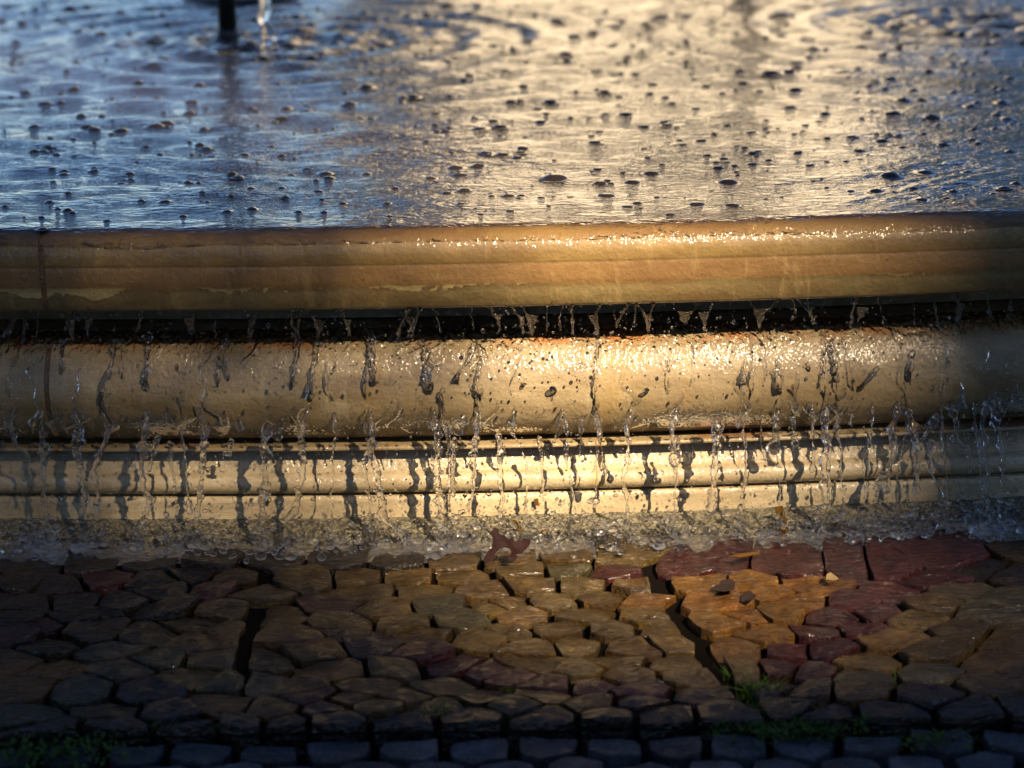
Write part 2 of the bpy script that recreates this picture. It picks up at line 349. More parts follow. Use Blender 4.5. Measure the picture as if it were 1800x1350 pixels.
# ------------------------------------------------------------------ fountain basin (swept round the centre)
CX, CYC = XC, R
def arc(cy_, cz_, r, a0, a1, n): return [(cy_ - r * math.cos(RAD(a0 + (a1 - a0) * i / n)), cz_ + r * math.sin(RAD(a0 + (a1 - a0) * i / n))) for i in range(n + 1)]
P_RIM = [(0.34, 0.30), (0.34, 0.474)] + [(0.10, 0.481), (0.046, 0.4845)] + arc(0.036, 0.4495, 0.035, 88, 6, 14) + [
    (0.0012, 0.4400), (0.0016, 0.4378), (0.0019, 0.4366), (0.0016, 0.4350), (0.0014, 0.430), (0.0016, 0.4150), (0.0022, 0.4060), (0.0034, 0.4030), (0.0040, 0.395), (0.0044, 0.3735), (0.0085, 0.3690), (0.13, 0.3685), (0.16, 0.36), (0.16, 0.315), (0.25, 0.31), (0.25, 0.30)]
P_MOULD = [(0.33, 0.299), (0.175, 0.3135)] + arc(TY, TZ, TR, 68, -74, 34) + [
    (0.100, 0.1415), (0.058, 0.1395), (0.0535, 0.1385), (0.052, 0.1365), (0.0525, 0.1340), (0.056, 0.1325), (0.073, 0.1320), (0.0745, 0.1250), (0.33, 0.1245)]
P_BASE = [(0.33, 0.124), (0.077, 0.1240), (0.0745, 0.1195), (0.071, 0.1120), (0.067, 0.1040), (0.0625, 0.0965)] + arc(0.0625, 0.0790, 0.0165, 78, -70, 14) + [
    (0.070, 0.0628), (0.0705, 0.0605), (0.0555, 0.0590), (0.0525, 0.0570), (0.0515, 0.050), (0.0510, 0.030), (0.0490, -0.05), (0.33, -0.05)]
def sweep(name, prof, a0, a1, n, mat, parent, closed=True, jitter=0.0, jscale=6.0):
    v, f = [], []; m = len(prof)
    for i in range(n + 1):
        a = a0 + (a1 - a0) * i / n
        for (s_, z) in prof:
            x, y = (R - s_) * math.sin(a), -(R - s_) * math.cos(a)
            if jitter:
                k = mnoise.noise(Vector((a * R * jscale, z * jscale * 2, s_ * jscale))) * jitter
                k += mnoise.noise(Vector((a * R * jscale * 5, z * jscale * 7, s_ * jscale * 7))) * jitter * 0.4
                x += k * math.sin(a); y -= k * math.cos(a); z += k * 0.3
            v.append((x, y, z))
    for i in range(n):
        for j in range(m if closed else m - 1):
            f.append((i * m + j, (i + 1) * m + j, (i + 1) * m + (j + 1) % m, i * m + (j + 1) % m))
    if closed: f += [tuple(range(m)), tuple(n * m + k for k in reversed(range(m)))]
    o = mesh_obj(name, v, f, mat, parent)
    md = o.data; md.set_sharp_from_angle(angle=RAD(50)); return o
basin = empty('fountain_basin', (CX, CYC, 0))
tag(basin, 'round sandstone fountain basin with overflowing rim and rounded mouldings', 'fountain')
xj = on_s(75, 500, 0.0).x; aj = math.asin((xj - XC) / R); NSEG = 25; seg = 2 * math.pi / NSEG; gap = 0.0085 / R
xj2 = on_s(90, 690, 0.05).x; aj2 = math.asin((xj2 - XC) / (R - 0.05))
for nm, prof, aa, mt, jt in (('rim_stone', P_RIM, aj, M_RIM, 0.0014), ('moulding_stone', P_MOULD, aj2, M_STONE, 0.0012), ('plinth_stone', P_BASE, aj2 - 0.012, M_PLINTH, 0.0012)):
    for k in range(NSEG):
        a0 = aa + k * seg; mid = (a0 + seg / 2 + math.pi) % (2 * math.pi) - math.pi
        sweep(nm, prof, a0 + gap / 2, a0 + seg - gap / 2, 160 if abs(mid) < 0.30 else 12, mt, basin, jitter=jt)
def inset(prof, d):
    return [(s_ + d, z) for s_, z in prof]
for nm, prof in (('rim_mortar', P_RIM), ('moulding_mortar', P_MOULD), ('plinth_mortar', P_BASE)):
    core = [(min(s_ + 0.0028, 0.20), z) for s_, z in prof if s_ < 0.2]
    core = [(0.2, core[0][1])] + core + [(0.2, core[-1][1])]
    sweep('mortar_joint', core, -math.pi, math.pi, 720, M_MORTAR, basin, closed=False)
P_FOOT = [(0.055, 0.0255), (0.046, 0.0245), (0.036, 0.0215), (0.024, 0.0165), (0.010, 0.0120), (-0.006, 0.006), (-0.020, 0.000), (-0.034, -0.008), (-0.046, -0.03)]
foot = sweep('footing', P_FOOT, -0.20, 0.20, 620, M_FOOT, basin, closed=False, jitter=0.005, jscale=22)
# basin floor under the water
def disc(name, r, z, n, mat, parent=None, c=(0, 0)):
    return mesh_obj(name, [(c[0], c[1], z)] + [(c[0] + r * math.cos(6.28318 * i / n), c[1] + r * math.sin(6.28318 * i / n), z) for i in range(n)], [(0, 1 + i, 1 + (i + 1) % n) for i in range(n)], mat, parent)
disc('basin_floor', R - 0.2, 0.30, 128, M_BED, basin)

# ------------------------------------------------------------------ water in the basin
JET = on_z(468, 76, ZW); POLE = on_z(401, 62, ZW); JET2 = on_z(1730, 40, ZW); JET3 = on_z(690, 60, ZW)
def build_water():
    nu, nv = 560, 640
    x = np.linspace(-2.0, 2.0, nu); t = np.linspace(0, 1, nv)
    s_edge = 0.0045; s_max = 3.9
    sv = s_edge + (s_max - s_edge) * (0.10 * t + 0.90 * t ** 1.9)
    sv = np.concatenate([np.linspace(0.0045, 0.03, 14)[:-1], 0.03 + (sv - s_edge) * (s_max - 0.03) / (s_max - s_edge)])
    nv = len(sv)
    X, SV = np.meshgrid(x, sv); YR = R - np.sqrt(R * R - (X - XC) ** 2); Y = YR + SV
    Z = np.zeros_like(X)
    def rings(c, wl, amp, r0, decay, ph=0.0, ax=1.0):
        d = np.sqrt(((X - c.x) / ax) ** 2 + (Y - c.y) ** 2)
        return amp * np.sin(2 * np.pi * d / wl * (1 + 0.10 * np.sin(d * 2.2 + ph)) + ph) * np.exp(-d / decay) * (1 - np.exp(-(d / r0) ** 2))
    Z += rings(JET, 0.17, 0.0052, 0.05, 0.95) + rings(JET, 0.075, 0.0011, 0.05, 0.5, 1.0)
    Z += rings(JET2, 0.15, 0.0056, 0.05, 0.80, 0.5) + rings(JET2, 0.07, 0.0013, 0.05, 0.45, 2.0)
    Z += rings(JET3, 0.13, 0.0040, 0.05, 0.6, 1.7)
    Z += rings(on_z(1150, -180, ZW), 0.30, 0.0034, 0.05, 2.0, 0.2)
    # travelling wavelets
    for k in range(26):
        a = nrng.normal(math.pi / 2, 0.55); wl = nrng.uniform(0.035, 0.16); am = 0.00026 * (wl / 0.06) ** 0.9
        env = 0.5 + 0.5 * np.sin(X * nrng.uniform(1, 3) + nrng.uniform(0, 6)) * np.sin(Y * nrng.uniform(1, 3) + nrng.uniform(0, 6))
        Z += am * env * np.sin(2 * np.pi / wl * (X * math.cos(a) + Y * math.sin(a)) + nrng.uniform(0, 6) + 1.2 * np.sin(X * nrng.uniform(2, 6) + nrng.uniform(0, 6)))
    # choppy water where the jets fall in
    def chop(c, rx, ry, amp, n=60):
        nonlocal Z
        g_ = np.exp(-((X - c.x) / rx) ** 2 - ((Y - c.y) / ry) ** 2)
        h = np.zeros_like(X)
        for _ in range(n):
            a = nrng.uniform(0, 2 * np.pi); wl = nrng.uniform(0.025, 0.09)
            h += np.sin(2 * np.pi / wl * (X * math.cos(a) + Y * math.sin(a)) + nrng.uniform(0, 6)) * wl
        Z += amp * g_ * h / (0.05 * math.sqrt(n)); return g_
    rip = np.zeros_like(X)
    for c, rx, ry, am in ((JET, 0.26, 0.22, 0.0030), (JET2, 0.30, 0.24, 0.0034), (JET3, 0.20, 0.16, 0.0022)): rip += chop(c, rx, ry, am)
    # streaks running to the lip: crossing wakes
    for px, py, ang, ln in ((250, 300, 2.45, 0.30), (1690, 310, 0.75, 0.28), (830, 280, 2.6, 0.25), (640, 250, 0.4, 0.2)):
        c = on_z(px, py, ZW); u = (X - c.x) * math.cos(ang) + (Y - c.y) * math.sin(ang); q = -(X - c.x) * math.sin(ang) + (Y - c.y) * math.cos(ang)
        Z += 0.0010 * np.sin(2 * np.pi * q / 0.035) * np.exp(-(q / 0.07) ** 2 - (u / ln) ** 2)
    fade = np.clip((SV - 0.02) / 0.10, 0, 1); fade = fade * fade * (3 - 2 * fade)
    Z *= 0.12 + 0.88 * fade
    lip = np.clip((0.036 - SV) / 0.0315, 0, 1)
    Z = ZW + Z - (1 - np.sqrt(np.clip(1 - lip ** 2, 0, 1))) * 0.030
    verts = np.stack([X, Y, Z], -1).reshape(-1, 3)
    idx = np.arange(nu * nv).reshape(nv, nu)
    faces = np.stack([idx[:-1, :-1], idx[:-1, 1:], idx[1:, 1:], idx[1:, :-1]], -1).reshape(-1, 4)
    # the rest of the pool, a few millimetres lower
    n = 160; base = len(verts)
    extra = [(XC, R, ZW - 0.012)] + [(XC + (R - 0.03) * math.cos(6.28318 * i / n), R + (R - 0.03) * math.sin(6.28318 * i / n), ZW - 0.012) for i in range(n)]
    me = bpy.data.meshes.new('water')
    me.from_pydata(verts.tolist() + extra, [], faces.tolist() + [(base, base + 1 + i, base + 1 + (i + 1) % n) for i in range(n)])
    me.update(); me.shade_smooth()
    dep = np.clip((SV - 0.012) / 0.17, 0, 1) ** 0.7
    at = me.attributes.new('depth', 'FLOAT', 'POINT'); at.data.foreach_set('value', np.concatenate([dep.ravel(), np.ones(n + 1)]).astype(np.float32))
    at = me.attributes.new('ripple', 'FLOAT', 'POINT'); at.data.foreach_set('value', np.concatenate([0.5 * rip.ravel(), np.zeros(n + 1)]).astype(np.float32))
    me.materials.append(M_POOL)
    o = link(bpy.data.objects.new('water', me)); tag(o, kind='structure'); return o
water = build_water()

# ------------------------------------------------------------------ pavement of setts
KERB_Y = on_z(900, 1274, 0.0).y
def clip_poly(poly, a, b_, k=1.0):
    """keep the side of the bisector nearer to a"""
    mx, my = (a[0] + b_[0]) / 2, (a[1] + b_[1]) / 2; nx, ny = b_[0] - a[0], (b_[1] - a[1]) * k; out = []
    for i in range(len(poly)):
        p, q = poly[i], poly[(i + 1) % len(poly)]
        dp = (p[0] - mx) * nx + (p[1] - my) * ny; dq = (q[0] - mx) * nx + (q[1] - my) * ny
        if dp <= 0: out.append(p)
        if (dp < 0) != (dq < 0):
            t = dp / (dp - dq); out.append((p[0] + (q[0] - p[0]) * t, p[1] + (q[1] - p[1]) * t))
    return out
def seg_push(p, c, lines):
    for (ax, ay), (bx, by), hw in lines:
        hw = hw * (0.75 + 0.8 * mnoise.noise(Vector((p[0] * 45, p[1] * 45, 3))))
        dx, dy = bx - ax, by - ay; L = math.hypot(dx, dy); t = ((p[0] - ax) * dx + (p[1] - ay) * dy) / (L * L)
        if -0.05 < t < 1.05:
            nx, ny = -dy / L, dx / L; d = (p[0] - ax) * nx + (p[1] - ay) * ny; sd = 1 if (c[0] - ax) * nx + (c[1] - ay) * ny > 0 else -1
            if d * sd < hw and abs(d) < hw * 3.5: p = (p[0] + nx * (hw * sd - d), p[1] + ny * (hw * sd - d))
    return p
def sett_mesh(poly, rr, joint, height, lines=(), rough=1.0):
    cx_ = sum(p[0] for p in poly) / len(poly); cy_ = sum(p[1] for p in poly) / len(poly)
    pts = []
    n = len(poly)
    for i in range(n):
        p, q = poly[i], poly[(i + 1) % n]; L = math.hypot(q[0] - p[0], q[1] - p[1])
        k = max(1, min(4, int(L / 0.022)))
        for j in range(k):
            t = j / k; pts.append((p[0] + (q[0] - p[0]) * t, p[1] + (q[1] - p[1]) * t))
    P2 = []
    for p in pts:
        d = math.hypot(p[0] - cx_, p[1] - cy_) + 1e-6; k = max(0.4, 1 - joint * rr.uniform(0.6, 1.5) / d)
        q = (cx_ + (p[0] - cx_) * k, cy_ + (p[1] - cy_) * k); P2.append(seg_push(q, (cx_, cy_), lines))
    # round the corners a little
    P3 = []
    m = len(P2)
    for i in range(m):
        a, b_, c = P2[i - 1], P2[i], P2[(i + 1) % m]; P3.append((b_[0] * .76 + (a[0] + c[0]) * .12 + rr.gauss(0, .0009), b_[1] * .76 + (a[1] + c[1]) * .12 + rr.gauss(0, .0009)))
    tx, ty = rr.gauss(0, 0.05) * rough, rr.gauss(0, 0.06) * rough; off = rr.gauss(0, 0.0022) * rough; sd = rr.uniform(0, 99)
    v = []; rings = [(1.0, -0.055), (1.0, -0.0050), (0.988, -0.0018), (0.968, -0.0004), (0.70, 0.0004), (0.36, 0.0006)]
    for k, z in rings:
        for p in P3:
            x, y = cx_ + (p[0] - cx_) * k, cy_ + (p[1] - cy_) * k
            zz = z if z < -0.05 else z + off + (x - cx_) * tx + (y - cy_) * ty + (mnoise.noise(Vector((x * 38, y * 38, sd))) * 0.0055 + abs(mnoise.noise(Vector((x * 85, y * 85, sd)))) * 0.0035) * rough
            v.append((x - cx_, y - cy_, zz))
    v.append((0, 0, 0.002 + off + mnoise.noise(Vector((cx_ * 38, cy_ * 38, sd))) * 0.0042 * rough))
    f = []
    for r_ in range(len(rings) - 1):
        for i in range(m): f.append((r_ * m + i, r_ * m + (i + 1) % m, (r_ + 1) * m + (i + 1) % m, (r_ + 1) * m + i))
    b0 = (len(rings) - 1) * m
    for i in range(m): f.append((b0 + i, b0 + (i + 1) % m, len(v) - 1))
    return v, f, (cx_, cy_, height)
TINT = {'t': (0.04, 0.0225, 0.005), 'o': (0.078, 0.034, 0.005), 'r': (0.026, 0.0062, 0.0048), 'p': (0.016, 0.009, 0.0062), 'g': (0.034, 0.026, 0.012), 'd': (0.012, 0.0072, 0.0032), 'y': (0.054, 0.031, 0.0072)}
SEEDS = '''542,1016,t 629,1012,t 716,1011,t 808,1008,t 642,1038,y 749,1034,y 846,1038,y 583,1062,r 486,1075,t 680,1072,y 772,1065,g 872,1067,y 606,1098,t 711,1097,y 808,1090,g
742,1113,t 506,1118,t 665,1134,p 849,1123,y 547,1146,o 734,1146,r 785,1167,r 466,1159,t 593,1177,o 696,1172,y 869,1180,r 455,1200,g 529,1205,t 644,1205,y 780,1202,y 550,1222,r 716,1220,y
839,1220,t 606,1230,t 483,1243,o 657,1243,t 573,1244,p 772,1238,t 491,1269,p 593,1266,p 708,1264,p 823,1257,p 923,1003,t 995,1001,g 1074,1006,r 936,1029,y 1023,1027,y 1118,1029,y 964,1058,y
1064,1049,y 895,1061,y 916,1080,y 1023,1080,t 1130,1054,o 977,1105,t 1133,1085,t 1084,1103,t 895,1113,y 1008,1134,y 1161,1103,t 1182,1128,y 1110,1137,t 944,1138,y 941,1164,y 1079,1159,y
1194,1167,y 1021,1177,y 895,1187,r 1097,1187,y 1220,1185,y 964,1202,r 1044,1202,r 1123,1215,r 952,1223,y 1238,1220,p 1038,1236,t 906,1238,t 1123,1236,p 957,1259,p 1074,1256,p 1161,1254,p 1279,1249,p
1212,995,r 1279,988,r 1238,1024,o 1315,1026,o 1263,1059,o 1263,1093,o 1315,1082,o 1294,1139,o 1302,1176,y 1355,990,r 1417,998,r 1483,998,r 1570,998,r 1659,985,r 1355,1040,o 1430,1026,o 1404,1054,o 1366,1078,o 1355,1116,o
1504,1055,r 1463,1085,r 1429,1110,r 1391,1140,r 1372,1174,r 1366,1205,p 1570,1043,r 1519,1105,r 1450,1140,r 1546,1074,r 1647,1016,r 1430,1180,r 1420,1214,p 1634,1062,t 1600,1085,y 1565,1123,y 1522,1160,y 1510,1187,g 1506,1215,t
1685,1039,g 1762,1054,g 1744,1077,g 1700,1108,t 1642,1146,t 1634,1182,g 1772,1116,t 1741,1160,t 1739,1200,t 1800,1187,t 1391,1240,p 1455,1251,p 1557,1249,p 1723,1246,p 1634,1220,p 1800,1240,p 1790,1010,d 1720,1000,d
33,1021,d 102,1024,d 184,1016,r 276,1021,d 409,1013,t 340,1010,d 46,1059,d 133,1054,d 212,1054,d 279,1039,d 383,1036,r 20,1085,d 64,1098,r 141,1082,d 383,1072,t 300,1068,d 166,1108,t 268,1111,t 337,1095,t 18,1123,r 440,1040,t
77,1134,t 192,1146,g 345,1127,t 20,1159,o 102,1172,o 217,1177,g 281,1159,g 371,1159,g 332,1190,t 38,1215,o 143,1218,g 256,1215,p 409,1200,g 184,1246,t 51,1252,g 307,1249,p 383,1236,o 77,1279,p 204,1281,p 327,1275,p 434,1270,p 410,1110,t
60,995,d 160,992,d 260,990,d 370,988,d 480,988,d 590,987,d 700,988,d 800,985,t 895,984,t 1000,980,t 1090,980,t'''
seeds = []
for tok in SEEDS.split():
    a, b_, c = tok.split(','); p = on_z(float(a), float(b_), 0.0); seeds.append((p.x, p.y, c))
rs = random.Random(3)
xl = min(s_[0] for s_ in seeds); xr = max(s_[0] for s_ in seeds)
for side in (-1, 1):
    for i in range(4):
        for j in range(7):
            x = (xl - 0.075 - i * 0.085) if side < 0 else (xr + 0.075 + i * 0.085)
            seeds.append((x + rs.uniform(-.025, .025), -0.10 - j * 0.08 + (i % 2) * 0.04 + rs.uniform(-.02, .02), rs.choice('ttgdpry')))
apron = mesh_obj('apron_pavement', [(-1.25, KERB_Y, -0.011), (1.25, KERB_Y, -0.011), (1.25, 0.22, -0.011), (-1.25, 0.22, -0.011)], [(0, 1, 2, 3)], M_BED); tag(apron, kind='structure')
def jl(pts, hw):
    q = [on_z(a, b_, 0.0) for a, b_ in pts]; return [((q[i].x, q[i].y), (q[i + 1].x, q[i + 1].y), hw) for i in range(len(q) - 1)]
LINES = jl([(1128, 975), (1160, 1040), (1192, 1082), (1222, 1120), (1255, 1165), (1302, 1215), (1325, 1248)], 0.0145) + jl([(466, 1000), (452, 1078), (432, 1118), (422, 1178)], 0.012)
X0, X1 = xl - 0.38, xr + 0.38
for i, (x, y, c) in enumerate(seeds):
    yt = 0.02
    poly = [(X0, KERB_Y + 0.004), (X1, KERB_Y + 0.004), (X1, yt), (X0, yt)]
    for j, s2 in enumerate(seeds):
        if j != i and math.hypot(s2[0] - x, s2[1] - y) < 0.4 and len(poly) > 2: poly = clip_poly(poly, (x, y), s2, 1.8)
    if len(poly) < 3: continue
    v, f, loc = sett_mesh(poly, rs, 0.0019, 0.0, LINES)
    o = mesh_obj('sett', v, f, M_SETT, apron); o.location = loc; o.data.set_sharp_from_angle(angle=RAD(26))
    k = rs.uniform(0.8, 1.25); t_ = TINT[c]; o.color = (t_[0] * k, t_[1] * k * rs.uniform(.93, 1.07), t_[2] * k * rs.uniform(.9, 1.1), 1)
kerb = mesh_obj('street_pavement', [(-1.3, -1.5, -0.050), (1.3, -1.5, -0.050), (1.3, KERB_Y - 0.001, -0.050), (-1.3, KERB_Y - 0.001, -0.050)], [(0, 1, 2, 3)], M_BED); tag(kerb, kind='structure')
ks = []
for j in range(5):
    for i in range(26):
        ks.append((-1.05 + i * 0.083 + (j % 2) * 0.04 + rs.uniform(-.010, .010), KERB_Y - 0.036 - j * 0.062 + rs.uniform(-.006, .006)))
for i, (x, y) in enumerate(ks):
    poly = [(-1.15, KERB_Y - 0.40), (1.15, KERB_Y - 0.40), (1.15, KERB_Y - 0.007), (-1.15, KERB_Y - 0.007)]
    for j, s2 in enumerate(ks):
        if j != i and math.hypot(s2[0] - x, s2[1] - y) < 0.3 and len(poly) > 2: poly = clip_poly(poly, (x, y), s2, 1.8)
    if len(poly) < 3: continue
    v, f, loc = sett_mesh(poly, rs, 0.0062, -0.014, rough=0.8)
    o = mesh_obj('sett', v, f, M_GRANITE, kerb); o.location = loc; o.data.set_sharp_from_angle(angle=RAD(26)); k = rs.uniform(0.7, 1.3); o.color = (0.045 * k, 0.049 * k, 0.058 * k, 1)

# ------------------------------------------------------------------ splashed water on the ground along the footing
def build_puddle():
    nu, nv = 420, 26; v = []
    for j in range(nv):
        for i in range(nu):
            x = -1.2 + 2.4 * i / (nu - 1); s_ = 0.03 - (0.090 + 0.03 * mnoise.noise(Vector((x * 4, 0, 5)))) * j / (nv - 1)
            z = 0.0055 + mnoise.noise(Vector((x * 30, s_ * 40, 2))) * 0.0022 + mnoise.noise(Vector((x * 75, s_ * 75, 9))) * 0.0014 - 0.010 * (j / (nv - 1)) ** 3
            v.append((x, yrim(x) + s_, z))
    f = [(j * nu + i, j * nu + i + 1, (j + 1) * nu + i + 1, (j + 1) * nu + i) for j in range(nv - 1) for i in range(nu - 1)]
    o = mesh_obj('puddle', v, f, M_PUDDLE); tag(o, kind='structure')
build_puddle()

# ------------------------------------------------------------------ falling water: blobs merged into smooth strands
def ico(sub):
    bm = bmesh.new(); bmesh.ops.create_icosphere(bm, subdivisions=sub, radius=1.0); v = np.array([x.co[:] for x in bm.verts]); f = np.array([[q.index for q in p.verts] for p in bm.faces]); bm.free(); return v, f
ICO1, ICO2 = ico(1), ico(2)
def blob_mesh(name, blobs, t=ICO2):
    V, F = t; n = len(V); vs_, fs_ = [], []
    for i, (c, r, st) in enumerate(blobs):
        vs_.append(V * np.array([r * st[0], r * st[1], r * st[2]]) + np.array(c)); fs_.append(F + i * n)
    me = bpy.data.meshes.new(name); me.from_pydata(np.concatenate(vs_).tolist(), [], np.concatenate(fs_).tolist()); me.update(); return me
PENDING = []
def fluid(name, blobs, voxel, label=None, cat=None, group=None, kind=None, smooth=3, mat=None):
    o = link(bpy.data.objects.new(name, blob_mesh(name, blobs)))
    m = o.modifiers.new('r', 'REMESH'); m.mode = 'VOXEL'; m.voxel_size = voxel
    m = o.modifiers.new('s', 'SMOOTH'); m.factor = 0.5; m.iterations = smooth
    tag(o, label, cat, group, kind); PENDING.append((o, mat or M_DROP)); return o
def bake_fluids():
    bpy.context.view_layer.update(); dg = bpy.context.evaluated_depsgraph_get()
    for o, mt_ in PENDING:
        me = bpy.data.meshes.new_from_object(o.evaluated_get(dg)); o.modifiers.clear(); old = o.data; o.data = me; bpy.data.meshes.remove(old)
        me.shade_smooth(); me.materials.clear(); me.materials.append(mt_)
        if o.name.startswith('water_strand'):        # where a strand clings to the moulding it is a film on stone
            me.materials.append(M_FILM); n_ = len(me.polygons); c_ = np.zeros(n_ * 3); me.polygons.foreach_get('center', c_); c_ = c_.reshape(-1, 3)
            rad = R - np.hypot(c_[:, 0] - XC, c_[:, 1] - R); d_ = np.hypot(rad - TY, c_[:, 2] - TZ) - TR
            me.polygons.foreach_set('material_index', (d_ < 0.0095).astype(np.int32)); me.update()
def depth_at(px, py, free):
    if py < 597:
        k = max(0.0, (py - 541) / 56.0); return 0.010 + (0.074 - 0.010) * k
    if py < 690:
        s_ = 0.06
        for _ in range(4): s_ = torus_s(on_s(px, py, s_).z)
        return s_ - 0.004 - 0.007 * max(0, (py - 620) / 70)
    if py < 790: return 0.041 + (free - 0.041) * (py - 690) / 100
    return free - 0.012 * (py - 790) / 150
def path_pts(pts, free, step=0.0022):
    W = [on_s(x, y, depth_at(x, y, free)) for x, y in pts]
    # Catmull-Rom
    out = []; n = len(W)
    for i in range(n - 1):
        p0, p1, p2, p3 = W[max(i - 1, 0)], W[i], W[i + 1], W[min(i + 2, n - 1)]; L = (p2 - p1).length; k = max(2, int(L / step))
        for j in range(k):
            t = j / k; out.append(0.5 * ((2 * p1) + (p2 - p0) * t + (2 * p0 - 5 * p1 + 4 * p2 - p3) * t * t + (3 * p1 - p0 - 3 * p2 + p3) * t ** 3))
    out.append(W[-1]); return out
PX = 3.25 / FPX                      # metres for one photo pixel at the falling water
def stream_blobs(pts, rpx, free, drop_end, sd, head=1.3):
    rr = random.Random(sd); P = path_pts(pts, free); n = len(P); bl = []; r0 = rpx * 1.65 * PX; ph = rr.uniform(0, 6)
    tw = rr.uniform(120, 260)
    for i, p in enumerate(P):
        t = i / max(n - 1, 1); d = i * 0.0022
        ns = mnoise.noise(Vector((d * 55, sd * 3.1, 0))) ; ns2 = mnoise.noise(Vector((d * 150, sd * 1.7, 4)))
        r = r0 * (0.62 + 0.42 * ns + 0.30 * ns2) * (head - (head - 0.85) * min(1, t * 1.6))
        if p.z > 0.19: r *= 0.66
        if drop_end and t > 0.9: r = r0 * 1.05
        r = max(r, 0.0011)
        wv = Vector((mnoise.noise(Vector((d * 40, sd, 8))) * 0.0035, mnoise.noise(Vector((d * 40, sd, 12))) * 0.002, 0))
        bl.append((p + wv, r * 0.85, (1, 0.8, 1.1)))
        if i % 2 == 0:
            a = d * tw + ph; o_ = Vector((math.cos(a), math.sin(a) * 0.6, 0)) * r * 1.05
            bl.append((p + wv + o_, r * rr.uniform(0.32, 0.55), (1, 1, 1.3)))
        if rr.random() < 0.10:
            bl.append((p + Vector((rr.gauss(0, 0.008), rr.uniform(-0.010, 0.002), rr.gauss(0, 0.006))), rr.uniform(0.0009, 0.0024), (1, 1, rr.uniform(0.9, 1.5))))
    return bl, P
F_STR = 'strands of water falling in front of the basin'
L_LONG = 'long clear strand of water falling from the rounded moulding to the ground'
L_DROP = 'short clear strand of water ending in a round drop before the moulding'
L_LOW = 'clear strand of water dripping off the moulding ledge towards the ground'
